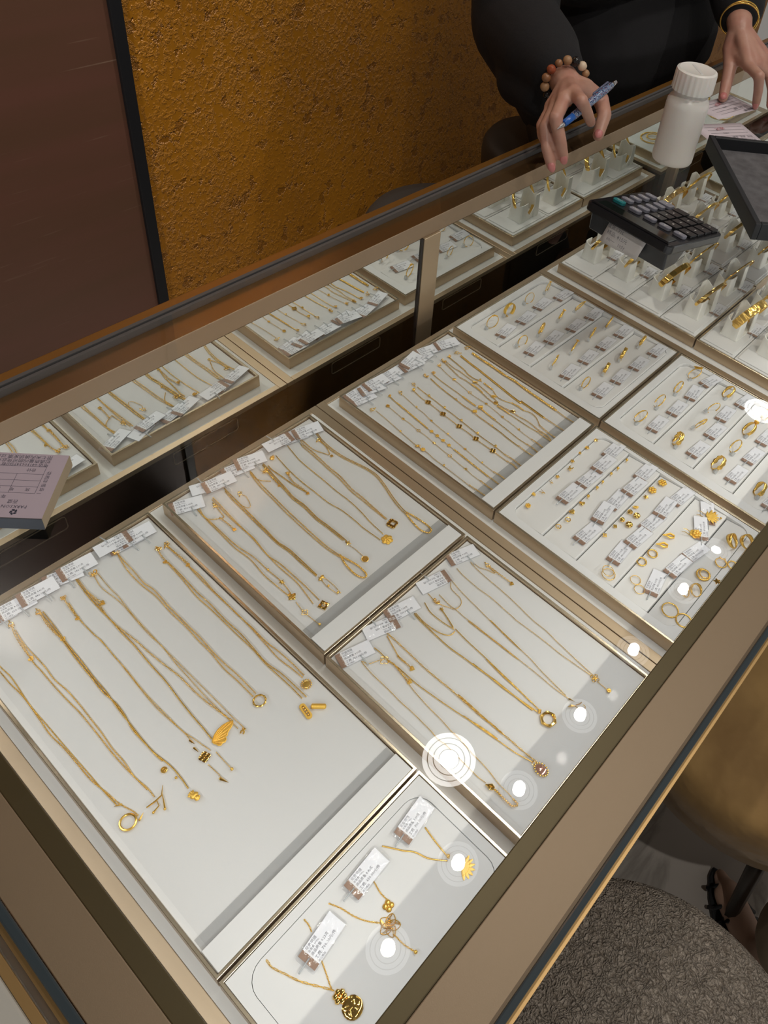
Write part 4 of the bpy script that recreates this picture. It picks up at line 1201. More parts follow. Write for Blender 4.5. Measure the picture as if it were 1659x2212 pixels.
RINGS = {
"G1":[4996,-341,72,0,205],
"G2":[5407,-310,105,0,202],
"G3":[5873,-325,76,0,175],
"G4":[6312,-331,92,0,170],
"G5":[4989,-878,121,0,150],
"G6":[5416,-895,91,0,179],
"G7":[5895,-880,110,0,128],
"G8":[6314,-888,71,-94,168],
"G9":[4980,-1448,124,0,153],
"G10":[5437,-1441,129,0,157],
"G11":[5883,-1448,137,0,183],
"G12":[6333,-1440,37,-47,196],
"G13":[4971,-1995,67,0,175],
"G14":[5415,-2012,113,0,151],
"G15":[5839,-2001,133,0,169],
"G16":[6301,-2016,132,-20,156],
"H1":[4960,-2822,149,-67,133],
"H2":[5397,-2860,145,-34,151],
"H3":[5846,-2893,100,-41,166],
"H4":[6279,-2869,159,-113,156],
"H5":[4969,-3418,118,-7,164],
"H6":[5433,-3442,143,-82,138],
"H7":[5852,-3424,100,-71,156],
"H8":[6301,-3413,131,-61,146],
"H9":[4969,-3981,152,-31,156],
"H10":[5412,-3989,133,-40,151],
"H11":[5841,-3962,144,-53,159],
"H12":[6296,-4001,92,-53,167],
"H13":[4972,-4558,118,-27,161]}
# ------------------------------------------------------------------ necklaces and bracelets
S = SPOT
def jewel(key, name, cat, label, z, chains, parts, group):
    o = chains[0][1][0]
    t = thing(name, label, cat, (o[0] * 1e-4, o[1] * 1e-4, z), 0, group)
    m = MB(); e = MB()
    for st, pts in chains:
        chain(e if st == 'ext' else m, st, pts, z + (.0004 if st == 'ext' else 0))
    if m.n: m.obj('chain', GOLD, t, world=True)
    if e.n: e.obj('extender', GOLD, t, world=True)
    for p in parts:
        nm, kind, s, k = p[:4]
        rot = p[4] if len(p) > 4 else 0.0
        put(nm, kind, s, S[k], t, z, rot, p[5] if len(p) > 5 else None, p[6] if len(p) > 6 else .0002)
    return t
H = -PI / 2
lt = 'necklaces in the large left tray'
sw = S['A5tip']; sr = S['A5root']; wrot = math.atan2(sw[1] - sr[1], sw[0] - sr[0]) - math.atan2(4.6, 18.2)
S['A5wing'] = sr
wlen = math.hypot(sw[0] - sr[0], sw[1] - sr[1]) / 10
DEF = {
 'A1': ('gold necklace with a plain twig ring pendant, at the left edge of the large tray', [('pendant', 'ring', 6.0, 'A1ring'), ('twig', 'spike', 3.2, 'A1twigL', 2.6), ('twig', 'spike', 3.4, 'A1twigR', .5)]),
 'A2': ('paperclip link gold necklace with a branching twig and droplet pendant', [('pendant', 'twigs', 8.0, 'A2pend', .15), ('end_tag', 'flatheart', 2.6, 'A2heart', .4), ('clasp', 'clasp', 1.9, 'A2clasp', H)]),
 'A3': ('gold rope necklace ending in a small coin and a lily bud pendant', [('coin', 'coin', 2.7, 'A3coin'), ('bead', 'ball', 1.2, 'A3ball'), ('pendant', 'lily', 6.0, 'A3lily', H + .25, GOLDM), ('end_tag', 'flatheart', 2.5, 'A3heart', .2), ('clasp', 'clasp', 1.9, 'A3clasp', H)]),
 'A4': ('fine gold necklace with a four petal flower, spikes and a hanging dagger', [('pendant', 'clover', 4.8, 'A4clover', .3, GOLDD), ('spike', 'spike', 3.0, 'A4sp1', H + .2, GOLDD), ('spike', 'spike', 3.2, 'A4sp2', H + .1, GOLDD), ('dagger', 'spike', 4.4, 'A4dag', H + .35, GOLDD), ('end_tag', 'flatheart', 2.3, 'A4heart', .2), ('clasp', 'cluster', 2.2, 'A4clasp')]),
 'A5': ('gold necklace with a large single butterfly wing pendant', [('wing', 'wing', wlen, 'A5wing', wrot, GOLDM), ('end_bead', 'ball', 1.4, 'A5ball'), ('end_tag', 'flatheart', 3.0, 'A5heart', .5), ('end_disc', 'coin', 2.2, 'A5disc')]),
 'A6': ('very fine gold necklace with a tiny double knot charm', [('pendant', 'knot', 2.4, 'A6knot', .5), ('clasp', 'cluster', 3.0, 'A6clasp')]),
 'A7': ('gold necklace with an open engraved ring pendant on a wide bail', [('pendant', 'twistring', 5.3, 'A7ring', 0), ('clasp', 'cluster', 3.2, 'A7clasp')]),
 'A8': ('thin double strand gold necklace with a capsule frame and a bar pendant', [('capsule', 'capsule', 8.0, 'A8caps', H - .15, GOLDM), ('bar', 'bar', 6.6, 'A8bar', H + .75, GOLDM), ('end_tag', 'flatheart', 2.4, 'A8heart'), ('clasp', 'cluster', 2.7, 'A8clasp')]),
 'A9': ('gold necklace with a small round sun medallion, at the right of the large tray', [('pendant', 'sun', 5.2, 'A9sun'), ('end_tag', 'flatheart', 2.4, 'A9heart', .3), ('clasp', 'clasp', 1.9, 'A9clasp', .6)]),
 'B1': ('gold necklace with a flower, a butterfly and a clover drop hanging in a row', [('bead', 'ball', 1.3, 'B1bead'), ('flower', 'star5', 3.4, 'B1flower', .3), ('butterfly', 'butterfly', 5.6, 'B1fly', .9), ('clover', 'openclover', 3.4, 'B1clover'), ('end_bead', 'ball', 1.4, 'B1ball'), ('end_tag', 'diamond', 2.5, 'B1tag', .6)]),
 'B2': ('gold necklace with a four heart lucky clover pendant', [('pendant', 'heartclover', 6.2, 'B2clover', .3, GOLDD), ('clasp', 'clasp', 1.8, 'B2clasp', H)]),
 'B3': ('gold rope necklace with a ribbon bow and two dangling beads', [('bow', 'bow', 4.0, 'B3bow', .2), ('bead', 'ball', 1.3, 'B3b1'), ('bead', 'ball', 1.3, 'B3b2'), ('clasp', 'clasp', 1.8, 'B3clasp', 1.0)]),
 'B4': ('gold chain necklace ending in a loop of round beads', []),
 'B5': ('gold rope necklace with a toggle star and a hanging caged disc', [('toggle', 'star', 3.8, 'B5star', .4), ('disc', 'disc_cage', 3.7, 'B5disc', .2), ('end_tag', 'flatheart', 1.9, 'B5tag', .3), ('clasp', 'cluster', 3.0, 'B5clasp')]),
 'B6': ('thin gold necklace with a matte peony flower pendant', [('pendant', 'peony', 6.4, 'B6peony', 0, GOLDM), ('clasp', 'cluster', 3.4, 'B6ball'), ('clasp', 'cluster', 2.4, 'B6clasp'), ('end_tag', 'flatheart', 2.2, 'B6tag', .3)]),
 'B7': ('gold paperclip necklace with a square pierced flower pendant', [('pendant', 'square', 6.4, 'B7sq', .2, GOLDD), ('clasp', 'clasp', 1.7, 'B7clasp', .3), ('end_tag', 'diamond', 2.2, 'B7tag', .5)]),
 'B8': ('smooth double snake chain necklace ending in a loop of gold barrels', [('clasp', 'cluster', 3.4, 'B8clasp')]),
 'E1': ('fine gold necklace with a chunky ribbon chain at its end, left under the acrylic', [('ribbon', 'ribbondrop', 3.2, 'E1bow', H + .4, GOLDD), ('flower', 'openclover', 4.4, 'E1flower'), ('end_tag', 'flatheart', 2.7, 'E1heart', .4)]),
 'E2': ('mixed chain gold necklace with an oval pink halo crystal', [('crystal', 'crystal', 4.2, 'E2oval', H, ROSE), ('halo', 'halo', 5.0, 'E2oval', H), ('end_tag', 'flatheart', 2.7, 'E2heart', .4)]),
 'E3': ('gold necklace with a faceted bamboo ring pendant', [('pendant', 'hexring', 6.2, 'E3ring', .3, GOLDD), ('bail', 'cyl', 1.7, 'E3bail', .5), ('clasp', 'star5', 2.6, 'E3star', .2)]),
 'E4': ('fine gold necklace with a small abstract rabbit outline pendant', [('drop', 'spike', 3.4, 'E4drop', H + .3, GOLDD), ('pendant', 'rabbit', 7.5, 'E4body', H + .9), ('clasp', 'cluster', 2.6, 'E4clasp')]),
 'E5': ('fine gold necklace with an open flower and a hanging bell cluster', [('flower', 'openclover', 4.4, 'E5flower', .2), ('flower_heart', 'flower', 2.6, 'E5flower', .2), ('bells', 'nuggetflower', 2.4, 'E5ball'), ('end_tag', 'flatheart', 2.5, 'E5heart', .3), ('clasp', 'clasp', 1.7, 'E5clasp', H)]),
 'D1': ('gold necklace with a flower and a large hammered disc pendant, nearest the camera', [('flower', 'nuggetflower', 5.2, 'D1flower', .3, GOLDD), ('disc', 'hammered', 7.4, 'D1disc', 0, GOLDD, .0006)]),
 'D2': ('gold necklace with a small clover above a filigree peony, middle of the small tray', [('clover', 'clover', 4.4, 'D2small', .2), ('peony', 'filigree', 8.2, 'D2peony', .2), ('end_bead', 'ball', 1.5, 'D2ball')]),
 'D3': ('gold necklace with a spray of leaves under the light reflection in the small tray', [('bail', 'ball', 1.6, 'D3bail'), ('leaves', 'fan', 6.2, 'D3flower', H + .5, GOLDM), ('leaves', 'fan', 4.6, 'D3flower', .6, GOLDM)]),
}
grp = {'A': lt, 'B': 'necklaces in the middle tray by the mirror', 'E': 'necklaces under the clear acrylic', 'D': 'necklaces in the small near tray'}
for k, (lab, parts) in DEF.items():
    jewel(k, 'necklace', 'necklace', lab, -.0018 if k[0] == 'D' else -.0040 + .0008, NECK[k], parts, grp[k[0]])
cb = lambda a, kind, s, rot=0.0, m=None: ('charm', kind, s, a, rot, m)
DEFC = {
 'C1': ('fine gold bracelet with a plump bee charm, leftmost in the bracelet tray', [('clasp', 'clasp', 2.0, 'C1clasp', PI), cb('C1bee', 'bee', 3.2, -.9, GOLDM), cb('C1bee2', 'nuggetflower', 3.0, 0, GOLDM), cb('C1b1', 'ball', 1.3), cb('C1b2', 'ball', 1.3)]),
 'C2': ('fine gold bracelet with small clovers and stars spaced along it', [('clasp', 'coin', 2.4, 'C2clasp'), cb('C2a', 'flower', 2.1), cb('C2b', 'openclover', 2.4), cb('C2c', 'star5', 2.5), cb('C2d', 'openclover', 2.7), cb('C2e', 'star5', 2.5, .4)]),
 'C3': ('gold bracelet of tight cubes with four matte nuggets in the middle', [('clasp', 'cluster', 1.7, 'C3clasp'), cb('C3a', 'nuggetflower', 2.5, 0, GOLDM), cb('C3b', 'nuggetflower', 2.5, .5, GOLDM), cb('C3c', 'nuggetflower', 2.5, 0, GOLDM), cb('C3d', 'nuggetflower', 2.5, .5, GOLDM)]),
 'C4': ('fine gold bracelet with tiny round beads, fourth from the left', [('clasp', 'clasp', 1.9, 'C4clasp', 1.2), cb('C4a', 'ball', 1.2), cb('C4b', 'flower', 1.7), cb('C4c', 'ball', 1.3), cb('C4d', 'flower', 1.9), cb('C4e', 'ball', 1.2)]),
 'C5': ('double gold bracelet with five polished four leaf clovers', [('clasp', 'ball', 2.2, 'C5clasp'), ('clasp', 'clasp', 1.8, 'C5clasp2', 1.3), *[cb('C5' + q, 'clover', 4.0, .5, GOLDD) for q in 'abcde'], *[cb('C5' + q, 'ball', 1.7) for q in 'fghij']]),
 'C6': ('gold bracelet of rope and paperclip links with a ribbed barrel', [('clasp', 'cluster', 2.6, 'C6clasp'), cb('C6cyl', 'cyl', 2.6, -.8, GOLDM), cb('C6b1', 'ball', 1.2), cb('C6b2', 'ball', 1.2)]),
 'C7': ('gold snake bracelet with a ribbed barrel between rows of beads', [('clasp', 'cluster', 2.1, 'C7clasp'), cb('C7cyl', 'cyl', 2.9, -.8, GOLDM)]),
 'C8': ('fine gold bracelet with five bright little knots', [('clasp', 'cluster', 2.2, 'C8clasp'), cb('C8a', 'knot', 2.0, -.8), cb('C8b', 'openclover', 2.4), cb('C8c', 'flower', 1.9), cb('C8d', 'flower', 1.9), cb('C8e', 'heart', 1.8)]),
 'C9': ('gold bracelet with ribbed bars and a butterfly in its middle', [('clasp', 'cluster', 2.6, 'C9clasp'), cb('C9oval', 'oval', 3.4, -.8), cb('C9fly', 'butterfly', 4.2, .6)]),
 'C10': ('gold bracelet with two oval plaques on open links', [cb('C10oval', 'oval', 3.6, -.8, GOLDM), cb('C10oval2', 'oval', 3.8, -.8, GOLDD)]),
 'C11': ('curved gold bracelet with fine beads and a slim arched bar', [('clasp', 'cluster', 1.9, 'C11clasp'), cb('C11b', 'ball', 1.5)]),
 'C12': ('flat woven gold bracelet with an S shaped hook', [('clasp', 'clasp', 2.3, 'C12clasp', 2.4)]),
 'C13': ('thick faceted nugget gold bracelet, rightmost in the bracelet tray', [('clasp', 'clasp', 2.4, 'C13clasp', PI)]),
}
for k, (lab, parts) in DEFC.items():
    jewel(k, 'bracelet', 'bracelet', lab, -.0032, NECK[k], parts, 'bracelets in the bracelet tray')

# ------------------------------------------------------------------ price tags
MMt = 1e-3
STEPS = {'G': ([-.2405, -.1803, -.1240, -.0678, -.0120], .005), 'H': ([-.4790, -.4346, -.3789, -.3214, -.2655], .005), 'F': ([-.4790, -.4480, -.4050, -.3560, -.3102, -.2650], .004)}
def surf(c, y):
    """height of the stepped cushion at depth y"""
    ys, amp = STEPS[c]
    y = min(max(y, ys[0] + 1e-6), ys[-1] - 1e-6)
    for a, b in zip(ys[:-1], ys[1:]):
        if a <= y < b: return -.0052 + amp * (1 - (y - a) / (b - a))
    return -.0052
def tag_meshes():
    d = {}
    m = MB(); o = rounded(-19, 19.6, -8.8, 8.8, 1.8, 3)
    m.prism(o, 0, .9); m.xform(Matrix.Scale(MMt, 4)); d['sleeve'] = (m, SLEEVE)
    m = MB(); m.box(-11.3, 18.2, -7.7, 7.7, .25, .55); m.xform(Matrix.Scale(MMt, 4)); d['card'] = (m, CARD)
    m = MB(); m.box(-16.4, -11.35, -7.7, 7.7, .25, .56); m.xform(Matrix.Scale(MMt, 4)); d['band'] = (m, BAND)
    m = MB(); m.tube([(-24, .3, .2), (-22, .3, 1.3), (-13.5, .3, 1.5), (-13, .3, .8)], .62, 6); m.xform(Matrix.Scale(MMt, 4)); d['hook_end'] = (m, HOOK)
    m = MB(); m.tube([(4.5, -4, 1.0), (4.7, -6, 1.7), (6.8, -15, .6), (6.9, -15.6, -.3)], .7, 6); m.xform(Matrix.Scale(MMt, 4)); d['hook_side'] = (m, HOOK)
    out = {}
    for k, (m, mt) in d.items():
        o = m.obj(k.split('_')[0], mt, None, k.startswith('hook')); out[k] = o.data; bpy.data.objects.remove(o)
    return out
TM = tag_meshes()
BANDTXT = join_text([('\u8001', 3.6 * MMt, -12.4 * MMt, 6.6 * MMt, -PI / 2, 'LEFT'), ('\u51e4', 3.6 * MMt, -12.4 * MMt, 1.9 * MMt, -PI / 2, 'LEFT'), ('\u7965', 3.6 * MMt, -12.4 * MMt, -2.8 * MMt, -PI / 2, 'LEFT')], INKW)
BANDTXT.name = 'band_print'
_prints = {}
def tag_print(kind, weight, fee):
    k = (kind, weight, fee)
    if k not in _prints:
        x = -10.3 * MMt; u = MMt
        _prints[k] = join_text([(kind, 2.7 * u, x, 4.7 * u, 0, 'LEFT'), ('\u542b\u91d1\u91cf 999\u2030', 1.9 * u, x, 2.4 * u, 0, 'LEFT'), ('\u5546\u54c1\u8d28\u91cf ' + weight + '\u514b', 2.5 * u, x, -.7 * u, 0, 'LEFT'),
                                ('\u5de5\u8d39: ' + fee + '\u5143/\u4ef6', 2.9 * u, x, -4.6 * u, 0, 'LEFT'), ('\u6d59\u6c5f\u7cbe\u54c1', 1.8 * u, x, -7.1 * u, 0, 'LEFT')], INK)
    return _prints[k]
NECKT, RINGT, EART, BRACET, BANGT = '\u8db3\u91d1\u9879\u94fe', '\u8db3\u91d1\u6212\u6307', '\u8db3\u91d1\u8033\u9970', '\u8db3\u91d1\u624b\u94fe', '\u8db3\u91d1\u624b\u956f'
def price_tag(label, x, y, z, ang, pr, style, group, tilt=0.0):
    t = thing('price_tag', label, 'price tag', (x, y, z), 0, group)
    t.rotation_euler = (tilt, 0, ang)
    mesh_obj('card', TM['card'], t); mesh_obj('band', TM['band'], t)
    mesh_obj('sleeve', TM['sleeve'], t); mesh_obj('hook', TM['hook_' + style], t)
    mesh_obj('print', pr, t, (0, 0, .00058)); mesh_obj('band_print', BANDTXT, t, (0, 0, .00059))
    return t
ORD = ['first', 'second', 'third', 'fourth', 'fifth', 'sixth', 'seventh', 'eighth', 'ninth', 'tenth', 'eleventh', 'twelfth', 'thirteenth', 'fourteenth', 'fifteenth', 'sixteenth']
WT = {'D1': ('9.23', '700.00'), 'D2': ('8.42', '650.00'), 'D3': ('7.09', '700.00'), 'A2': ('8.02', '650.00'), 'A3': ('4.86', '486.00'), 'A4': ('7.40', '650.00'), 'A5': ('2.31', '186.00'), 'A6': ('4.01', '550.00'), 'A7': ('8.56', '650.00'), 'A8': ('4.34', '450.00'),
      'E1': ('4.39', '750.00'), 'E2': ('6.14', '400.00'), 'E3': ('7.58', '700.00'), 'E4': ('4.33', '750.00'), 'E5': ('4.64', '600.00'), 'B2': ('4.72', '350.00'), 'B4': ('4.84', '350.00'), 'B6': ('6.15', '550.00')}
VAR = [('2.04', '450.00'), ('3.18', '550.00'), ('1.96', '480.00'), ('4.57', '450.00')]
def a_tag(k, tilt=0.0, i=0):
    a = TAGS[k]
    ang = math.atan2(a[3] - a[1], a[2] - a[0])
    bx, by = a[2] * 1e-4, a[3] * 1e-4
    c = k[0]
    if c == 'A': ang = PI - .10 if k == 'A6' else -.10 - .16 * (k == 'A4')
    L = .0195 if c in 'ABC' else .0185
    x, y = bx - math.cos(ang) * L, by - math.sin(ang) * L
    if c in 'GHF' or c == 'D' or c == 'E':
        mx, my = (a[0] + a[2]) / 2e4, (a[1] + a[3]) / 2e4
        x, y = mx + .002 * math.cos(ang), my + .002 * math.sin(ang)
    return x, y, ang
where = {'A': ('%s price tag from the left at the back of the large left tray', NECKT), 'B': ('%s price tag from the left at the back of the middle necklace tray', NECKT),
         'C': ('%s from the left of the overlapped price tags behind the bracelets', BRACET), 'D': ('', NECKT), 'E': ('%s price tag from the left above the necklaces under clear acrylic', NECKT)}
dl = {'D1': 'large sleeved price tag reading 9.23 beside the hammered disc necklace', 'D2': 'large sleeved price tag reading 8.42 beside the filigree peony necklace', 'D3': 'large sleeved price tag reading 7.09 above the spray of leaves'}
order = {c: [k for k in TAGS if k[0] == c] for c in 'ABCDE'}
for c in 'ABCDE':
    ks = order[c]
    bylr = sorted(ks, key=lambda k: a_tag(k)[0])
    for i, k in enumerate(ks):
        x, y, ang = a_tag(k)
        if c in 'AB': y = min(y, -.0125)
        if c == 'C': y = min(y, -.0115)
        w, fee = WT.get(k, VAR[i % 4])
        z = {'A': -.0029, 'B': -.0029, 'C': -.0029, 'E': -.0028, 'D': .0012}[c]
        z += (.0011 * (i % 3) if c in 'AB' else .0010 * (i % 4) if c == 'C' else 0)
        lab = dl[k] if c == 'D' else where[c][0] % ORD[bylr.index(k)]
        tl = R(8) if c in 'AB' and abs(ang) < 1.6 else R(4) if c == 'C' else R(5) * (c == 'D')
        price_tag(lab, x, y, z + (.0016 if c in 'ABC' else 0), ang, tag_print(where[c][1], w, fee), 'end' if c == 'D' else 'side', 'price tags of the ' + {'A': 'large left tray', 'B': 'middle necklace tray', 'C': 'bracelet tray', 'D': 'small near tray', 'E': 'acrylic covered tray'}[c], tl)

# ------------------------------------------------------------------ finger rings
def band_mesh(r, w, t=.9, n=28, waves=0):
    """ring standing on the origin in the local xz plane, axis along y (mm)"""
    m = MB(); sec = [(-w / 2, 0), (-w / 2 * .8, t * .55), (0, t * .8), (w / 2 * .8, t * .55), (w / 2, 0), (0, -t * .25)]
    v = []; f = []; k = len(sec)
    for i in range(n):
        a = 2 * PI * i / n
        ww = 1 + (.25 * math.sin(waves * a) if waves else 0)
        for y, q in sec:
            v.append(((r + q) * math.sin(a), y * ww, r + t - (r + q) * math.cos(a)))
    for i in range(n):
        j = (i + 1) % n
        for s in range(k):
            u = (s + 1) % k; f.append((i * k + s, j * k + s, j * k + u, i * k + u))
    return m.add(v, f)
RDEF = {'G1': ('three little flowers', 1.5, 'f3'), 'G2': ('a wide plain matte band', 5.5, ''), 'G3': ('a thin plain wire band', 1.1, ''), 'G4': ('a flat round top', 1.3, 'disc'),
        'G5': ('a slim leaf tip', 1.6, 'leaf'), 'G6': ('a medium facetted band', 2.6, 'facet'), 'G7': ('a twisted stone top', 2.2, 'knot'), 'G8': ('a small bead tip', 1.7, 'ball'),
        'G9': ('a bow of leaves', 1.5, 'bow'), 'G10': ('a flower bow band', 1.8, 'flower'), 'G11': ('tall spreading leaves', 1.8, 'spray'), 'G12': ('a braided chain band', 2.2, 'twist'),
        'G13': ('a slim polished open band', 1.7, ''), 'G14': ('a wide polished open band', 4.6, ''), 'G15': ('a wide engraved band', 4.4, 'facet'), 'G16': ('a double polished band', 3.0, 'facet'),
        'H1': ('a slim facetted tip', 2.0, 'facet'), 'H2': ('a thin straight bar top', 1.6, ''), 'H3': ('a narrow carved band', 1.9, 'facet'), 'H4': ('upright butterfly wing', 1.5, 'wing'),
        'H5': ('a broad openwork band', 5.6, 'facet'), 'H6': ('crossing wire loops', 1.5, 'cross'), 'H7': ('a plain thin oval band', 1.4, ''), 'H8': ('a broad wavy band', 4.0, 'wave'),
        'H9': ('watch strap pattern', 5.6, 'facet'), 'H10': ('a slim dark bar top', 1.8, 'facet'), 'H11': ('a square signet top', 4.6, 'signet'), 'H12': ('a band under the light spot', 2.0, ''), 'H13': ('a thick woven rope band', 5.0, 'wave')}
rowname = {'G': ['back row', 'second row', 'third row', 'front row'], 'H': ['back row', 'second row', 'third row', 'front row']}
clip_me = MB().box(-9.2, -5.2, -1.9, 1.9, -1.5, 3.6).box(1.5, 9.0, -1.7, 1.7, .4, 1.1).xform(Matrix.Scale(MMt, 4)).obj('clip', HOOK, None, False)
_clip = clip_me.data; bpy.data.objects.remove(clip_me)
for n_, (k, v) in enumerate(RINGS.items()):
    desc, w, deco = RDEF[k]
    i = int(k[1:]) - 1
    d = Vector(v[2:]) * 1e-4
    dia = min(max(d.length, .0185), .0215)
    Z = d.normalized()
    phi = {'G1': -.25, 'G2': -.1, 'G3': -.2, 'G5': -.15, 'G13': -.1, 'H7': -.5, 'H6': -.3}.get(k, .25 if k[0] == 'G' else .45)
    X = Vector((math.cos(phi), math.sin(phi), 0)); X = (X - Z * X.dot(Z)).normalized(); Y = Z.cross(X)
    lab = 'gold ring with %s, %s in %s, %s tray' % (desc, ORD[i % 4], rowname[k[0]][i // 4], 'rear' if k[0] == 'G' else 'front')
    z0 = surf(k[0], v[1] * 1e-4) - .0004
    t = thing('ring', lab, 'ring', (v[0] * 1e-4, v[1] * 1e-4, z0), 0, 'rings in the %s ring tray' % ('rear' if k[0] == 'G' else 'front'))
    t.rotation_euler = Matrix((X, Y, Z)).transposed().to_euler()
    r = dia * 1e3 / 2 - .9
    m = band_mesh(r, w, .9 if w < 4 else .75, waves=9 if deco in ('facet', 'twist') else 4 if deco == 'wave' else 0)
    if deco == 'cross': m.v = []; m.f = []; m.n = 0; m.add(*(lambda q: (np.concatenate(q.v), q.f))(band_mesh(r, 1.2))); q = band_mesh(r, 1.2); q.xform(Matrix.Translation((0, 0, r)) @ Matrix.Rotation(.35, 4, 'Z') @ Matrix.Translation((0, 0, -r))); m.add(np.concatenate(q.v), q.f)
    m.xform(Matrix.Scale(MMt, 4)).obj('band', GOLDM if desc.find('matte') >= 0 else GOLD, t)
    top = 2 * r + 1.6
    o = None
    if deco in ('f3', 'disc', 'leaf', 'knot', 'ball', 'bow', 'flower', 'spray', 'wing', 'signet'):
        kind, s = {'f3': ('flower', 2.6), 'disc': ('coin', 2.6), 'leaf': ('star', 1.9), 'knot': ('knot', 3.0), 'ball': ('bead', 1.2), 'bow': ('butterfly', 3.6), 'flower': ('nuggetflower', 3.0), 'spray': ('fan', 3.0), 'wing': ('wing', 12), 'signet': ('cyl', 3.0)}[deco]
        o = orn(kind, s, PI / 2 if deco in ('bow', 'spray') else 0.3)
        if deco == 'f3':
            for sx in (-3.4, 3.4):
                q = orn('flower', 2.0, .7); q.xform(Matrix.Translation((sx, 0, -.7))); o.add(np.concatenate(q.v), q.f)
        M = Matrix.Translation((0, 0, top - .6))
        if deco in ('wing', 'spray', 'bow'): M = M @ Matrix.Rotation(-1.1, 4, 'X')
        o.xform(Matrix.Scale(MMt, 4) @ M)
        flat_sharp(o.obj('ornament', GOLDM, t), 38)
    mesh_obj('clip', _clip, t)
    if k in TAGS:
        x, y, ang = a_tag(k)
        w_, fee = VAR[n_ % 4]
        price_tag('price tag before ring with %s, %s tray' % (desc, 'rear' if k[0] == 'G' else 'front'), x, y, surf(k[0], y) + .0012, ang, tag_print(RINGT, w_, fee), 'end', 'price tags of the %s ring tray' % ('rear' if k[0] == 'G' else 'front'), R(-5.5))

# ------------------------------------------------------------------ earrings
EDEF = [('F1', 'maple leaf stud', 'maple', 3.8), ('F2', 'three leaf clover stud', 'flower', 3.4), ('F3', 'tiny heart stud', 'heart', 2.4), ('F4', 'five petal flower stud', 'flower', 2.8), ('F5', 'twisted leaf stud', 'knot', 3.6),
        ('F6', 'small blossom stud', 'flower', 2.8), ('F7', 'left leaning V shaped stud', 'vee', 3.0), ('F8', 'upright V shaped stud', 'vee', 3.4), ('F9', 'open fan stud', 'fan', 2.6), ('F10', 'petal cluster stud', 'nuggetflower', 3.6),
        ('F11', 'round ball stud', 'bead', 1.9), ('F12', 'round ball stud', 'bead', 1.9), ('F13', 'ridged ball stud', 'bead', 1.9), ('F14', 'round ball stud', 'bead', 1.8), ('F15', 'round ball stud', 'bead', 1.9), ('F16', 'round ball stud', 'bead', 2.0),
        ('F17', 'puffy heart stud with a star', 'heart', 3.6), ('F18', 'plain puffy heart stud', 'heart', 3.8), ('F19', 'small upright hoop stud', 'tinyring', 3.0), ('F20', 'small flat hoop stud', 'tinyring', 3.0),
        ('F21', 'large blossom spray earring', 'nuggetflower', 5.6), ('F22', 'tall blossom spray earring', 'nuggetflower', 5.4), ('F23', 'pointed leaf earring', 'maple', 3.8), ('F24', 'carved leaf earring', 'fan', 2.6),
        ('F27', 'small square earring', 'diamond', 2.8), ('F28', 'tiny heart clover earring', 'heartclover', 3.2)]
rows = lambda i: 'back step' if i < 10 else 'second step' if i < 20 else 'third step'
xs = {}
for i, (k, d, kind, s) in enumerate(EDEF):
    r0 = rows(i); xs.setdefault(r0, []).append((SPOT[k][0], k))
pos = {k: ORD[j] for r0, l in xs.items() for j, (_, k) in enumerate(sorted(l))}
def earring(k, d, kind, s, lab=None, rot=.5, z=-.0042, m=None, **kw):
    p = SPOT[k]; z = surf('F', p[1] * 1e-4)
    t = thing('earring', lab or d, 'earring', (p[0] * 1e-4, p[1] * 1e-4, z), 0, 'earrings in the earring tray')
    put('ornament', kind, s, p, t, z, rot, m or GOLD, .0022)
    MB().tube([(p[0] * 1e-4, p[1] * 1e-4, z - .0005), (p[0] * 1e-4, p[1] * 1e-4, z + .0024)], .00045, 5).obj('post', GOLD, t, world=True)
    return t
for i, (k, d, kind, s) in enumerate(EDEF):
    earring(k, d, kind, s, 'gold %s, %s from left, %s of earring tray' % (d, pos[k], rows(i)), rot=.4 + i * .7 if kind != 'vee' else H - .3 * (k == 'F7'), m=GOLDM if kind in ('fan', 'nuggetflower') else None)
def multi(k0, lab, builder, z=-.0035):
    p = SPOT[k0]; z = surf('F', p[1] * 1e-4) + .0008
    t = thing('earring', lab, 'earring', (p[0] * 1e-4, p[1] * 1e-4, z), 0, 'earrings in the earring tray')
    builder(t, z); return t
def hoop(t, z, p, r, wire, twist=False, tilt=None, name='hoop'):
    m = MB()
    if twist:
        N = 30; m.tube([(r * math.cos(2 * PI * i / N), r * math.sin(2 * PI * i / N), 0) for i in range(N)], [wire * (1 + .18 * (i % 2)) for i in range(N)], 6, True, .6)
    else: m.ring((0, 0, 0), r, wire, 28, 6)
    M = Matrix.Translation((p[0] * 1e-4, p[1] * 1e-4, z + .0012 + (r * .28e-3 if tilt else 0)))
    if tilt: M = M @ Matrix.Rotation(tilt[1], 4, 'Z') @ Matrix.Rotation(tilt[0], 4, 'X')
    m.xform(M @ Matrix.Scale(MMt, 4)); m.obj(name, GOLD, t, world=True)
def cuffhoop(t, z, p, r, w, tilt, name='hoop'):
    m = MB(); N = 28; v = []; f = []
    for i in range(N):
        a = 2 * PI * i / N; ww = w * (.62 + .38 * math.cos(a - 1.2))
        for q, y in ((0, -ww / 2), (.7, -ww / 2), (1.0, 0), (.7, ww / 2), (0, ww / 2)): v.append(((r + q) * math.cos(a), (r + q) * math.sin(a), y))
    for i in range(N):
        j = (i + 1) % N
        for s in range(5): u = (s + 1) % 5; f.append((i * 5 + s, j * 5 + s, j * 5 + u, i * 5 + u))
    m.add(v, f)
    m.xform(Matrix.Translation((p[0] * 1e-4, p[1] * 1e-4, z + .002 + w * .5e-3)) @ Matrix.Rotation(tilt[1], 4, 'Z') @ Matrix.Rotation(tilt[0], 4, 'X') @ Matrix.Scale(MMt, 4)); m.obj(name, GOLD, t, world=True)
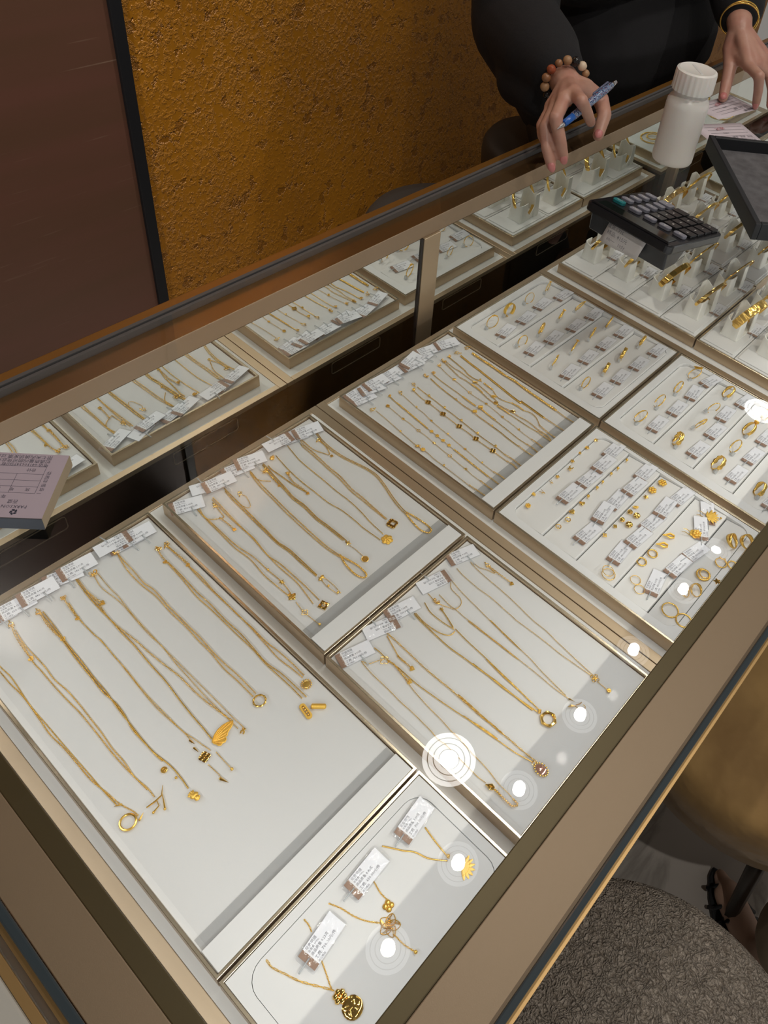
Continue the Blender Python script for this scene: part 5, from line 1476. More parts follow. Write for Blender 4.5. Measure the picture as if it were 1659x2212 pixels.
P = SPOT
multi('F25a', 'pair of gold petals overlapping, right of the carved leaf earring', lambda t, z: (put('petal', 'hammered', 3.2, P['F25a'], t, z, 0, GOLDD, .002), put('petal', 'hammered', 4.0, P['F25b'], t, z, .4, GOLDD, .0025)))
multi('F26a', 'pair of dark gold petals with swirls, left of the carved leaf earring', lambda t, z: (put('petal', 'hammered', 3.1, P['F26a'], t, z, 0, GOLDD, .002), put('petal', 'hammered', 4.2, P['F26b'], t, z, .4, GOLDD, .0025)))
multi('F29', 'pair of thin gold hoops crossed, at the left end of the third step', lambda t, z: (hoop(t, z, P['F29'], 7.2, .42), hoop(t, z + .001, [P['F29'][0] + 14, P['F29'][1] + 22], 6.4, .40, tilt=(.2, .3))))
multi('F30a', 'pair of thin linked gold hoops on the fourth step', lambda t, z: (hoop(t, z, P['F30a'], 5.6, .38), hoop(t, z + .0005, P['F30b'], 5.6, .38)))
multi('F31', 'small twisted gold hoop, left of the two on the fourth step', lambda t, z: hoop(t, z, P['F31'], 5.2, .8, True))
multi('F32', 'small twisted gold hoop, right of the two on the fourth step', lambda t, z: hoop(t, z, P['F32'], 5.2, .8, True))
multi('F33', 'gold ribbon loop earring, the left one of the two', lambda t, z: put('ornament', 'ribbondrop', 5.8, P['F33'], t, z, -.9, GOLDM, .001))
multi('F34', 'gold ribbon loop earring, the right one of the two', lambda t, z: put('ornament', 'ribbondrop', 5.8, P['F34'], t, z, -.9, GOLDM, .001))
def hk(t, z, px, py, rot, s=5.0): put('ear_wire', 'hook', s, [px, py], t, z, rot, GOLD, .0)
multi('F35', 'long gold earring with a rough blossom cluster on a hook', lambda t, z: (put('ornament', 'peony', 6.6, P['F35'], t, z, .3, GOLDM, .001), put('ornament', 'nuggetflower', 5.6, [P['F35'][0] + 6, P['F35'][1] - 12], t, z, .3, GOLDM, .002), hk(t, z, P['F35'][0] - 30, P['F35'][1] + 88, -1.3), hk(t, z, P['F35'][0] - 78, P['F35'][1] + 84, -1.2)))
multi('F36', 'long gold earring with a feather wing and hanging beads on a hook', lambda t, z: (put('ornament', 'fan', 6.8, P['F36'], t, z, -1.0, GOLDM, .002), put('ornament', 'fan', 5.0, [P['F36'][0] - 26, P['F36'][1] + 26], t, z, -.9, GOLDM, .002), hk(t, z, P['F36'][0] - 20, P['F36'][1] + 98, -1.25), hk(t, z, P['F36'][0] - 78, P['F36'][1] + 80, -1.2),
      put('bead', 'ball', 1.5, [P['F36'][0] + 92, P['F36'][1] - 20], t, z, 0, GOLDD, .001), put('bead', 'ball', 1.3, [P['F36'][0] + 70, P['F36'][1] - 108], t, z, 0, GOLDD, .001),
      MB().tube([((P['F36'][0] + a) * 1e-4, (P['F36'][1] + b) * 1e-4, z + .002) for a, b in ((40, -50), (70, -30), (90, -22))], .0005, 5).obj('branch', GOLD, t, world=True)))
multi('F37a', 'pair of broad gold cuff hoops at the right end of front step', lambda t, z: (cuffhoop(t, z, P['F37a'], 7.6, 7.5, (.75, .3)), cuffhoop(t, z, P['F37b'], 7.6, 7.5, (.6, -.2))))
multi('F38', 'gold hoop dotted with beads on the front step', lambda t, z: (hoop(t, z, P['F38'], 6.2, .75), put('bead', 'ball', 1.3, [P['F38'][0] + 45, P['F38'][1] + 40], t, z, 0, GOLD, .001), put('bead', 'ball', 1.3, [P['F38'][0] + 62, P['F38'][1] - 10], t, z, 0, GOLD, .001), hoop(t, z + .0006, P['F39'], 5.2, .7)))
multi('F40', 'gold oval hoop wrapped with leaves on the front step', lambda t, z: (hoop(t, z, P['F40'], 7.2, .95, True), hoop(t, z + .001, [P['F40'][0] + 10, P['F40'][1] - 8], 5.4, .7), put('leaves', 'maple', 4.6, P['F40b'], t, z, .5, GOLDD, .001), put('leaves', 'maple', 4.0, [P['F40b'][0] + 12, P['F40b'][1] - 50], t, z, 1.5, GOLDD, .001)))
multi('F41a', 'pair of broad plain gold cuff hoops under the light spot', lambda t, z: (cuffhoop(t, z, P['F41a'], 6.4, 5.2, (.7, .3)), cuffhoop(t, z, P['F41b'], 6.4, 5.2, (.6, -.2))))
multi('F42a', 'pair of large twisted gold hoops at the left of the front step', lambda t, z: (hoop(t, z, P['F42a'], 8.6, .72, True), hoop(t, z + .0008, P['F42b'], 8.0, .72, True)))
fk = [k for k in TAGS if k[0] == 'F']
frow = [4, 5, 5, 5]
names = ['back step', 'second step', 'third step', 'fourth step']
idx = 0
allt = fk[:]
steps = [allt[0:4], allt[4:9], allt[9:14], allt[14:19]]
for si, ks in enumerate(steps):
    lr = sorted(ks, key=lambda k: a_tag(k)[0])
    for i, k in enumerate(ks):
        x, y, ang = a_tag(k)
        if k in ('F15', 'F16'): ang = .55
        w_, fee = VAR[(i + si) % 4]
        price_tag('%s price tag from the left on the %s of the earring tray' % (ORD[lr.index(k)], names[si]), x, y, surf('F', y) + .0010 + .0009 * (i % 2), ang, tag_print(EART, w_, fee), 'end', 'price tags of the earring tray', R(-5))

# ------------------------------------------------------------------ bangle stands and bangles
def stand_parts():
    def wall(x, depth, hw, h, dip, zb=0.0):
        path = [(x + depth, hw), (x + depth * .25, hw), (x, hw * .8), (x, 0), (x, -hw * .8), (x + depth * .25, -hw), (x + depth, -hw)]
        fine = smooth_path(path, .0018)
        t = .0012; v = []; f = []
        n = len(fine)
        tg = np.gradient(fine, axis=0); tg /= np.linalg.norm(tg, axis=1)[:, None]
        nr = np.c_[-tg[:, 1], tg[:, 0]] * t
        for i, (q, k) in enumerate(zip(fine, nr)):
            top = h - dip * max(0, 1 - abs(q[1]) / (hw * .9)) ** .8 * (abs(q[0] - x) < abs(depth) * .4)
            lean = 1.0
            for s_ in (0, 1):
                p = q + k * s_
                v += [(x + (p[0] - x) * 1.12, p[1] * 1.12, zb), (p[0] + (.002 if depth > 0 else -.002), p[1], top)]
        for i in range(n - 1):
            a = i * 4; b = a + 4
            f += [(a, a + 1, b + 1, b), (a + 2, b + 2, b + 3, a + 3), (a + 1, a + 3, b + 3, b + 1), (a, b, b + 2, a + 2)]
        f += [(0, 2, 3, 1), ((n - 1) * 4, (n - 1) * 4 + 1, (n - 1) * 4 + 3, (n - 1) * 4 + 2)]
        return v, f
    out = []
    for nm, args in (('cup_wall', (-.026, .016, .0125, .031, .006)), ('tall_wall', (.026, -.014, .0125, .040, .008))):
        m = MB().add(*wall(*args)); o = flat_sharp(m.obj(nm, STANDW, None), 30); out.append((nm, o.data)); bpy.data.objects.remove(o)
    m = MB().box(-.026, .026, -.0135, .0135, 0, .0016); o = m.obj('base', STANDW, None, False); out.append(('base', o.data)); bpy.data.objects.remove(o)
    m = MB().add([(-.012, .0125, .0), (-.012, .0125, .018), (0, .0125, .006), (.014, .0125, .022), (.014, .0125, 0), (-.012, .0137, .0), (-.012, .0137, .018), (0, .0137, .006), (.014, .0137, .022), (.014, .0137, 0)],
                 [(0, 1, 2), (0, 2, 4), (2, 3, 4), (5, 7, 6), (5, 9, 7), (7, 9, 8), (1, 6, 7, 2), (2, 7, 8, 3)])
    o = m.obj('side_wing', STANDW, None, False); out.append(('side_wing', o.data)); bpy.data.objects.remove(o)
    return out
STP = stand_parts()
def bangle_mesh(r, w, t, kind):
    m = MB(); N = 96 if kind == 'carved' else 48
    sec = [(-w / 2, 0), (-w / 2 * .85, t * .7), (0, t), (w / 2 * .85, t * .7), (w / 2, 0), (0, -t * .2)]
    v = []; f = []; k = len(sec)
    rr = random.Random(3)
    for i in range(N):
        a = 2 * PI * i / N
        ww = 1 + {'plain': 0, 'wave': .25 * math.sin(6 * a), 'rope': .18 * (i % 2), 'carved': .06 * (i % 2)}[kind]
        for j, (y, q) in enumerate(sec):
            q2 = q + (rr.uniform(-.5, .6) * t if kind == 'carved' and 0 < j < 4 else 0)
            v.append(((r + q2) * math.sin(a), y * ww, r + t - (r + q2) * math.cos(a)))
    for i in range(N):
        j = (i + 1) % N
        for s in range(k):
            u = (s + 1) % k; f.append((i * k + s, j * k + s, j * k + u, i * k + u))
    m.add(v, f); m.xform(Matrix.Scale(MMt, 4)); return m
BK = {'slim': (29.2, 2.6, 1.3, 'plain'), 'rope': (29.0, 3.6, 1.6, 'rope'), 'broad': (29.0, 9.0, 1.1, 'plain'), 'wave': (29.0, 4.4, 1.6, 'wave'), 'carved': (29.0, 13.0, 1.8, 'carved'), 'medium': (29.0, 5.2, 1.5, 'plain')}
BM = {}
for k, a in BK.items():
    o = bangle_mesh(*a).obj('bangle', GOLDD if k in ('broad', 'slim', 'medium') else GOLD, None); flat_sharp(o, 30); BM[k] = o.data; bpy.data.objects.remove(o)
gx = [.772, .866, .984, 1.074]; gy = [-.0305, -.0935, -.1575, -.2205]
kinds = {(0, 0): 'medium', (0, 1): 'wave', (0, 2): 'broad', (0, 3): 'medium', (1, 0): 'rope', (1, 1): 'slim', (1, 2): 'slim', (1, 3): 'slim', (2, 0): 'broad', (2, 1): 'wave', (2, 2): 'medium', (2, 3): 'slim', (3, 0): 'rope', (3, 1): 'rope', (3, 2): 'medium', (3, 3): 'slim'}
kd = {'medium': 'smooth', 'wave': 'wavy', 'broad': 'broad flat', 'rope': 'rope twisted', 'slim': 'slim', 'carved': 'wide carved'}
def bangle_set(x, y, kind, where_, lean=25, tagx=.036):
    t = thing('bangle_stand', 'cream bangle stand, ' + where_, 'stand', (x, y, .00305), R(-3), 'cream bangle stands')
    for nm, me in STP: mesh_obj(nm, me, t)
    b = bpy.data.objects.new('bangle', BM[kind]); COL.objects.link(b)
    b.location = (x + .003, y + .006, .0052); b.rotation_euler = (R(lean), R(4), R(-4))
    tag(b, '%s gold bangle, %s' % (kd[kind], where_), 'bangle', 'bangles on the cream stands')
    price_tag('price tag by stand, ' + where_, x + tagx - .012, y - .0205, .0034, R(3), tag_print(BANGT, '15.3', '980.00'), 'end', 'price tags of the bangle trays', 0)
for ix in range(4):
    for iy in range(4):
        tr = 'left bangle tray' if ix < 2 else 'right bangle tray'
        wh = '%s from back, %s column of %s' % (ORD[iy], 'left' if ix % 2 == 0 else 'right', tr)
        bangle_set(gx[ix], gy[iy], kinds[(ix, iy)], wh)
bangle_set(.772, -.286, 'carved', 'back left corner of the front bangle tray', 24)
bangle_set(.866, -.286, 'wave', 'back right corner of the front bangle tray')
bangle_set(.772, -.345, 'slim', 'second from the back of the front bangle tray at the frame edge')
# heavy gold in the next section of the showcase
for i, (x, y, r) in enumerate(((1.49, -.030, .026), (1.53, -.11, .024), (1.245, -.06, .022), (1.31, -.14, .022))):
    pts = [(int(1e4 * (x + r * math.cos(a) * 1.3)), int(1e4 * (y + r * math.sin(a)))) for a in [2 * PI * q / 14 for q in range(15)]]
    t = thing('necklace', ['heavy coiled gold chain by the slip of paper, next showcase section', 'second heavy coiled gold chain in the far tray', 'coiled gold bead chain just past the corner post', 'coiled gold bead chain in the tray past the post, nearer the front'][i], 'necklace', (x, y, -.003), 0, 'coiled chains in the next section')
    m = MB(); chain(m, 'discs', pts, -.0032); m.obj('chain', GOLD, t, world=True)
    m = MB(); chain(m, 'discs', [(int(1e4 * (x + (p[0] * 1e-4 - x) * .5)), int(1e4 * (y + (p[1] * 1e-4 - y) * .5))) for p in pts], -.0010); m.obj('inner_chain', GOLD, t, world=True)
# ------------------------------------------------------------------ things on the counter
GT = GLASS_Z + .0001
# receipt pad
PADP = mat('lilac_paper', (.47, .395, .46), .7)
pad = thing('receipt_pad', 'thick pad of lilac receipt slips with printed table, left edge of the counter', 'notepad', (-.09, -.0453, GT), R(133))
PW, PH, PT = .112, .0663, .0122
MB().box(0, PW, 0, PH, 0, PT - .0003).obj('page_block', mat('kraft_edge', (.40, .32, .22), .8, bump=(900, .5, .0004), stretch=(1, 1, 12)), pad, False)
MB().box(.0002, PW, .0002, PH - .0002, PT - .0002, PT).obj('top_page', PADP, pad, False)
MB().box(0, PW, PH, PH + .0008, 0, PT - .0001).obj('binding', mat('slate_binding', (.055, .063, .08), .6), pad, False)
u = MMt
lines = [('\u9650\u4e03\u5929\u5185\u6362\u9886\u53d1\u7968,\u8fc7\u671f', 12, 2.2, 4.3), ('\u5982\u9047\u8d28\u91cf\u95ee\u9898\u53ef\u51ed\u6b64\u5355-', 12, 6.6, 4.2), ('\u7535\u8bdd:64150634\u5217\u5370\u6709', 12.5, 10.8, 3.9),
         ('\u5408\u8ba1', 20, 16.4, 3.8), ('\u8d27', 18, 36.6, 3.8), ('\u53f7', 29.5, 36.6, 3.8), ('\u54c1', 40, 36.6, 3.8), ('\u5e74', 33, 44.2, 4.0), ('\u767e\u76db', 22.5, 49.0, 4.0), ('PARKSON', 14.5, 54.0, 4.2), ('\u4e0a', 41, 56.5, 5.0), ('\u4e00', 8.6, 40.0, 3.6)]
L = [(t, s * u, x * u, y * u, 0, 'LEFT') for t, x, y, s in lines]
for i, ch in enumerate('\u6536\u94f6\u53f0\u7559\u5b58'): L.append((ch, 3.9 * u, 7.6 * u, (36.0 - 4.3 * i) * u, -PI / 2 * 0, 'LEFT'))
mesh_obj('print', join_text(L, INK), pad, (0, 0, PT + .00005))
m = MB()
for y in (13.8, 21.9, 28.7, 35.1, 41.7): m.box(13.3 * u, 100 * u, (y - .12) * u, (y + .12) * u, PT, PT + .00008)
for x, a, b in ((13.3, 13.8, 41.7), (33, 21.9, 41.7), (60, 21.9, 41.7)): m.box((x - .12) * u, (x + .12) * u, a * u, b * u, PT, PT + .00008)
m.obj('table_lines', INK, pad, False)
m = MB()
for i in range(5):
    a = 2 * PI * i / 5; m.prism([(x * u + (22.5 + 1.9 * math.cos(a)) * u, y * u + (60.6 + 1.9 * math.sin(a)) * u) for x, y in leaf(2.6, 1.7, a + .9, -1.3 * math.cos(a + .9), -1.3 * math.sin(a + .9))], PT, PT + .00008)
m.obj('emblem', INK, pad, False)
chipm = mat('chip_white', (.75, .70, .68), .6)
m = MB(); m.dome([(-.1255 + x * 1e-3, .0905 + y * 1e-3) for x, y in leaf(6.2, 3.6, -.2)], .1605, .1612, .0015)
o = m.obj('paper_scrap', chipm, None); tag(o, 'tiny torn white scrap lying on the back ledge of the counter', 'paper scrap')

# white bottle
PLW = mat('white_plastic', (.74, .72, .69), .32, **{'Subsurface Weight': .15})
bt = thing('plastic_bottle', 'plain white plastic medicine bottle with a ribbed screw cap on the glass', 'bottle', (.855, -.071, GT))
flat_sharp(MB().lathe([(.0268, 0), (.0295, .0012), (.0308, .0042), (.0310, .009), (.0312, .087), (.0306, .093), (.0280, .0985), (.0255, .1015), (.0245, .103), (.0245, .107), (.0272, .1075), (.0272, .1092), (.0245, .1096), (.0245, .114)], 40).obj('body', PLW, bt), 50)
m = MB(); N = 96; v = []; f = []
prof = [(.0290, .1096), (.0302, .1100), (.0300, .1350), (.0290, .1380), (.0255, .1396), (.0240, .1390), (.0005, .1390)]
for j, (r, z) in enumerate(prof):
    for i in range(N):
        q = r - (.0009 if (i % 4) >= 2 and 0 < j < 3 else 0)
        v.append((q * math.cos(2 * PI * i / N), q * math.sin(2 * PI * i / N), z))
for j in range(len(prof) - 1):
    for i in range(N):
        k = (i + 1) % N; f.append((j * N + i, j * N + k, (j + 1) * N + k, (j + 1) * N + i))
m.add(v, f); flat_sharp(m.obj('cap', PLW, bt), 30)
m = MB().box(-.017, .017, -.0022, .0022, .1389, .1394); m.xform(Matrix.Rotation(.9, 4, 'Z')); m.obj('cap_bar', PLW, bt, False, bevel=.0002)

# calculator
KEYD = mat('key_black', (.014, .014, .016), .3); KEYG = mat('key_grey', (.20, .205, .25), .3); KEYT = mat('key_teal', (.02, .20, .22), .3)
ca = thing('calculator', 'black desktop calculator propped up with a handwritten note hanging from it', 'calculator', (.5675, -.1655, .2065))
ca.rotation_euler = (0, R(12.4), R(-4))
m = MB().prism(rounded(0, .140, -.066, .066, .008, 4), -.0125, 0); m.obj('body', BLACKP, ca, False, bevel=.0022)
m = MB(); m.add([(.010, -.060, -.0126), (.010, .060, -.0126), (.018, .060, -.0392), (.018, -.060, -.0392), (.060, -.060, -.0126), (.060, .060, -.0126), (.046, .060, -.0332), (.046, -.060, -.0332)], [(0, 1, 2, 3), (4, 7, 6, 5), (0, 3, 7, 4), (1, 5, 6, 2), (3, 2, 6, 7), (0, 4, 5, 1)])
m.obj('display_housing', mat('smoked_plastic', (.035, .038, .045), .25), ca, False, bevel=.002)
MB().box(.006, .030, -.056, .056, .0001, .0012).obj('display_window', mat('display_dark', (.01, .014, .012), .08), ca, False, bevel=.0006)
MB().box(.0012, .0045, -.060, .060, .0001, .0030).obj('display_ridge', BLACKP, ca, False, bevel=.001)
MB().lathe([(.004, -.0355), (.0042, -.0345), (.004, -.033)], 10, (.040, -.050, 0)).obj('foot', BLACKM, ca)
MB().lathe([(.004, -.0355), (.0042, -.0345), (.004, -.033)], 10, (.040, .050, 0)).obj('foot', BLACKM, ca)
rowsx = (.046, .066, .086, .106, .126)
colsy = (-.050, -.027, -.004, .020, .046)
labs = [['\u2192', '\u25b3', 'GT', 'MU', 'C/CE'], ['7', '8', '9', '\u00f7', 'MC'], ['4', '5', '6', '\u00d7', 'MR'], ['1', '2', '3', '\u2212', 'M+'], ['0', '00', '.', '+', '=']]
for i, x in enumerate(rowsx):
    for j, y in enumerate(colsy):
        grey = i == 0 or j > 2
        hx, hy = (.0055, .0088) if grey else (.0082, .0100)
        if i == 4 and j == 3: hx, hy = .0080, .0105
        kk = MB().prism(rounded(x - hx, x + hx, y - hy, y + hy, .0040 if grey else .0016, 3), .0001, .0042 if grey else .0036)
        ko = kk.obj('key', KEYT if (i == 0 and j == 4) else KEYG if grey else KEYD, ca, False, bevel=.0006)
        tx = text_mesh(labs[i][j], .0062 if len(labs[i][j]) < 3 else .0042, INKW, align='CENTER')
        mesh_obj('key_print', tx, ko, (x + .0022, y, .00435 if grey else .00375), (0, 0, PI / 2))
note = MB(); v = []; f = []
for i in range(9):
    for j in range(5):
        y = -.030 + .058 * i / 8; q = j / 4
        v.append((.0088 - .0035 * q + .002 * math.sin(i * .8) * q, y + .004 * q, -.010 - .030 * q))
for i in range(8):
    for j in range(4): a = i * 5 + j; f.append((a, a + 5, a + 6, a + 1))
note.add(v, f); no = note.obj('note', mat('note_paper', (.62, .60, .60), .7), ca)
so = no.modifiers.new('thickness', 'SOLIDIFY'); so.thickness = .0003; so.offset = 0
wr = join_text([('\u666e\u8d27 / 715', .0058, .004, -.008, -.05, 'LEFT'), ('\u7cbe\u54c1: 815\u5143', .0064, .006, -.0165, -.04, 'LEFT'), ('60/\u4e00   10\u5206', .0058, .008, -.0245, -.06, 'LEFT')], mat('ink_soft', (.10, .10, .12), .7))
mesh_obj('handwriting', wr, no, (.0022, .030, -.009), (PI / 2, 0, -PI / 2))

# black presentation tray with grey velvet
e = Vector((.736, .677, 0)).normalized(); nn = Vector((e.y, -e.x, 0))
bx = thing('presentation_tray', 'black shallow tray lined with dark grey velvet, tilted across the counter at right', 'tray', (.7401, -.2645, GT), math.atan2(e.y, e.x))
LX, LY, HH, TH = .2640, .190, .0245, .0085
for b in ((0, LX, -TH, 0), (0, LX, -LY, -LY + TH), (0, TH, -LY + TH, -TH), (LX - TH, LX, -LY + TH, -TH)):
    MB().box(*b, 0, HH).obj('wall', mat('black_leatherette', (.012, .014, .018), .5, bump=(1800, .4, .0003)) if 'black_leatherette' not in MATS else MATS['black_leatherette'], bx, False, bevel=.0012)
MB().box(TH, LX - TH, -LY + TH, -TH, 0, .0060).obj('lining', mat('grey_velvet', (.085, .082, .088), .9, bump=(700, .8, .001), var=(60, (.13, .127, .135))), bx, False)

# slips of paper
SLIP = mat('slip_paper', (.62, .55, .60), .7); REDI = mat('ink_red', (.45, .10, .12), .6)
def slip(label, c, sx, sy, rot):
    t = thing('paper_slip', label, 'paper', (c[0], c[1], GT + .0001), rot, None)
    v = []; f = []
    for i in range(7):
        for j in range(5): v.append((sx * (i / 6 - .5), sy * (j / 4 - .5), .0004 + .0022 * (i / 6) ** 3 * (j / 4)))
    for i in range(6):
        for j in range(4): a = i * 5 + j; f.append((a, a + 5, a + 6, a + 1))
    o = MB().add(v, f).obj('sheet', SLIP, t); s_ = o.modifiers.new('thickness', 'SOLIDIFY'); s_.thickness = .00015
    m = MB()
    for k in range(5): m.box(-sx * .42, sx * .30, sy * (.30 - .15 * k) - .0002, sy * (.30 - .15 * k) + .0002, .0012, .0013)
    m.obj('ruled_lines', INK, t, False)
    mesh_obj('print', join_text([('\u9500\u552e\u5355', .0085, -sx * .42, sy * .36, 0, 'LEFT'), ('\u8d27\u53f7  \u54c1\u540d  \u91d1\u989d', .0055, -sx * .42, sy * .18, 0, 'LEFT'), ('1', .0075, sx * .1, -sy * .2, .1, 'LEFT'), ('1996', .006, -sx * .05, -sy * .03, .05, 'LEFT')], INK), t, (0, 0, .0014))
    mesh_obj('stamp', join_text([('\u6536\u8baf', .010, -.005, -sy * .30, .2, 'LEFT')], REDI), t, (0, 0, .0014))
slip('printed white sales slip held under the clerk\'s fingers at the far right', (1.115, -.026), .115, .062, R(170))
slip('printed white sales slip between the bottle and the black tray', (1.020, -.080), .100, .070, R(150))

# ------------------------------------------------------------------ stools
def round_stool(label, x, y, ztop, r, th, mt, legmat, group, crown=.02, legs=False):
    t = thing('stool', label, 'stool', (x, y, FLOOR_Z), 0, group)
    H_ = ztop - FLOOR_Z
    prof = [(r * .90, H_ - th), (r * .985, H_ - th + .012), (r, H_ - th * .45), (r * .985, H_ - .018), (r * .93, H_ - .006)] + [(r * q, H_ - .006 + crown * .3 * (1 - q * q)) for q in (.8, .6, .4, .2, .002)]
    MB().lathe(prof, 64).obj('seat', mt, t)
    if legs:
        for k in range(4):
            a = PI / 4 + PI / 2 * k
            MB().tube([(r * .55 * math.cos(a), r * .55 * math.sin(a), H_ - th), (r * .80 * math.cos(a), r * .80 * math.sin(a), 0)], [.016, .010], 8).obj('leg', legmat, t)
    else:
        MB().lathe([(.022, .03), (.022, H_ - th)], 16).obj('column', legmat, t)
        MB().lathe([(.19, 0), (.19, .008), (.05, .022), (.024, .034)], 32).obj('base', legmat, t)
        m = MB(); m.ring((0, 0, .26), .14, .008, 32, 8); m.tube([(-.14, 0, .26), (.14, 0, .26)], .006, 8); m.obj('foot_ring', legmat, t)
    return t
BLKF = mat('black_seat', (.012, .009, .007), .6)
round_stool('black round bar stool behind the counter in front of the orange wall', .796, .308, -.10, .155, .07, BLKF, BLACKP, 'black bar stools')
round_stool('black round bar stool partly hidden behind the clerk\'s sleeve', 1.233, .385, -.10, .155, .08, BLKF, BLACKP, 'black bar stools')
def boucle():
    m, nt, b = nodes_of('boucle_beige')
    tc = nt.nodes.new('ShaderNodeTexCoord')
    vo = nt.nodes.new('ShaderNodeTexVoronoi'); vo.inputs['Scale'].default_value = 300; vo.feature = 'F1'
    nz = nt.nodes.new('ShaderNodeTexNoise'); nz.inputs['Scale'].default_value = 60; nz.inputs['Detail'].default_value = 3
    mx = nt.nodes.new('ShaderNodeMix'); mx.data_type = 'VECTOR'; mx.inputs['Factor'].default_value = .03
    nt.links.new(tc.outputs['Object'], nz.inputs['Vector']); nt.links.new(tc.outputs['Object'], mx.inputs['A']); nt.links.new(nz.outputs['Color'], mx.inputs['B'])
    nt.links.new(mx.outputs['Result'], vo.inputs['Vector'])
    cr = nt.nodes.new('ShaderNodeValToRGB'); nt.links.new(vo.outputs['Distance'], cr.inputs[0])
    e_ = cr.color_ramp.elements
    e_[0].position = .25; e_[0].color = (.46, .40, .34, 1); e_[1].position = .80; e_[1].color = (.20, .165, .13, 1)
    nt.links.new(cr.outputs[0], b.inputs['Base Color'])
    bp = nt.nodes.new('ShaderNodeBump'); bp.invert = True; bp.inputs['Strength'].default_value = 1.0; bp.inputs['Distance'].default_value = .005
    nt.links.new(vo.outputs['Distance'], bp.inputs['Height']); nt.links.new(bp.outputs[0], b.inputs['Normal'])
    b.inputs['Roughness'].default_value = .95
    return m
round_stool('beige boucle upholstered round stool on the customer side', .0, -.690, -.33, .222, .11, boucle(), mat('dark_leg', (.03, .022, .016), .4), 'upholstered customer stools', .05, True)
round_stool('tan suede round stool on the customer side at the right edge', .560, -.605, -.33, .230, .12, mat('tan_suede', (.40, .245, .085), .8, bump=(7, .6, .03), var=(9, (.27, .155, .05)), sheen=.3), MATS['dark_leg'], 'upholstered customer stools', .06, True)
# ------------------------------------------------------------------ people
SKIN = mat('skin', (.50, .285, .215), .42, var=(30, (.43, .21, .16)), bump=(260, .12, .0006), **{'Subsurface Weight': .12, 'Subsurface Radius': (.01, .004, .002), 'Subsurface Scale': .5})
JACKET = mat('charcoal_knit', (.0055, .0053, .0070), .9, bump=(240, .35, .0012))
def capsule(m, p0, p1, r0, r1, n=14):
    p0, p1 = Vector(p0), Vector(p1)
    d = p1 - p0
    L = d.length
    pts = []; rad = []
    for k in range(5):
        a = PI / 2 * (k / 4); pts.append(-r0 * math.cos(a)); rad.append(max(r0 * math.sin(a), r0 * .02))
    for k in range(1, 4): pts.append(L * k / 4); rad.append(r0 + (r1 - r0) * k / 4)
    for k in range(5):
        a = PI / 2 * (k / 4); pts.append(L + r1 * math.sin(a)); rad.append(max(r1 * math.cos(a), r1 * .02))
    u = d.normalized() if L > 1e-6 else Vector((0, 0, 1))
    m.tube([p0 + u * s for s in pts], rad, n, up=(.3, .2, 1) if abs(u.z) < .9 else (1, 0, 0))
def chaincap(m, pts, rs, n=14):
    for a, b, ra, rb in zip(pts[:-1], pts[1:], rs[:-1], rs[1:]): capsule(m, a, b, ra, rb, n)
def skinned(m, name, material, parent, voxel, smooth_iter):
    """weld overlapping volumes into one continuous surface"""
    o = m.obj(name, material, None)
    a = o.modifiers.new('weld', 'REMESH'); a.mode = 'VOXEL'; a.voxel_size = voxel; a.use_smooth_shade = True
    b = o.modifiers.new('soften', 'SMOOTH'); b.factor = .5; b.iterations = smooth_iter
    dg = bpy.context.evaluated_depsgraph_get()
    me = bpy.data.meshes.new_from_object(o.evaluated_get(dg))
    bpy.data.objects.remove(o)
    me.name = name
    me.materials.clear(); me.materials.append(material)
    me.polygons.foreach_set('use_smooth', [True] * len(me.polygons))
    o = bpy.data.objects.new(name, me); COL.objects.link(o)
    if parent is not None:
        o.parent = parent; o.matrix_parent_inverse = parent.matrix_world.inverted()
    return o
RH = dict(W=(.7633, .0783, .2454), E=(.8971, .2882, .2452), I1=(.7049, .031, .2662), I2=(.6811, .0025, .2707), I3=(.7015, .0022, .2494), I4=(.7189, .0031, .2303), T0=(.7885, .0659, .2392), T1=(.8166, .0504, .2226), T2=(.7936, .0254, .2133), T3=(.7678, .0141, .1927),
          M1=(.688, .0341, .2599), M2=(.6478, .017, .2496), M3=(.6497, .0033, .2213), M4=(.6554, -.0027, .1982), R1=(.6894, .0451, .2474), R2=(.6511, .0326, .2293), R3=(.6407, .0175, .2079), R4=(.6401, .0043, .1866), P1=(.6956, .0566, .2375), P2=(.6658, .0488, .2224), P3=(.6509, .0354, .2168), P4=(.6615, .0317, .2001))
LH = dict(W=(1.2157, .0324, .2627), T0=(1.1998, .029, .2304), T1=(1.1685, .0084, .211), T2=(1.1503, -.002, .1881), T3=(1.1283, -.0126, .173), I1=(1.1602, -.0273, .2276), I2=(1.1383, -.0588, .225), I3=(1.1494, -.0619, .1978), I4=(1.1589, -.0621, .1731), M1=(1.176, -.0315, .2289), M2=(1.2098, -.0495, .21), M3=(1.1919, -.0703, .1925), M4=(1.1763, -.0818, .1729),
          R1=(1.195, -.0333, .2305), R2=(1.2225, -.0597, .215), R3=(1.2138, -.079, .1948), R4=(1.2089, -.09, .173), P1=(1.216, -.0318, .2313), P2=(1.2374, -.0622, .2209), P3=(1.239, -.0791, .2016), P4=(1.2421, -.0888, .1833), E=(1.4122, .1673, .3327))
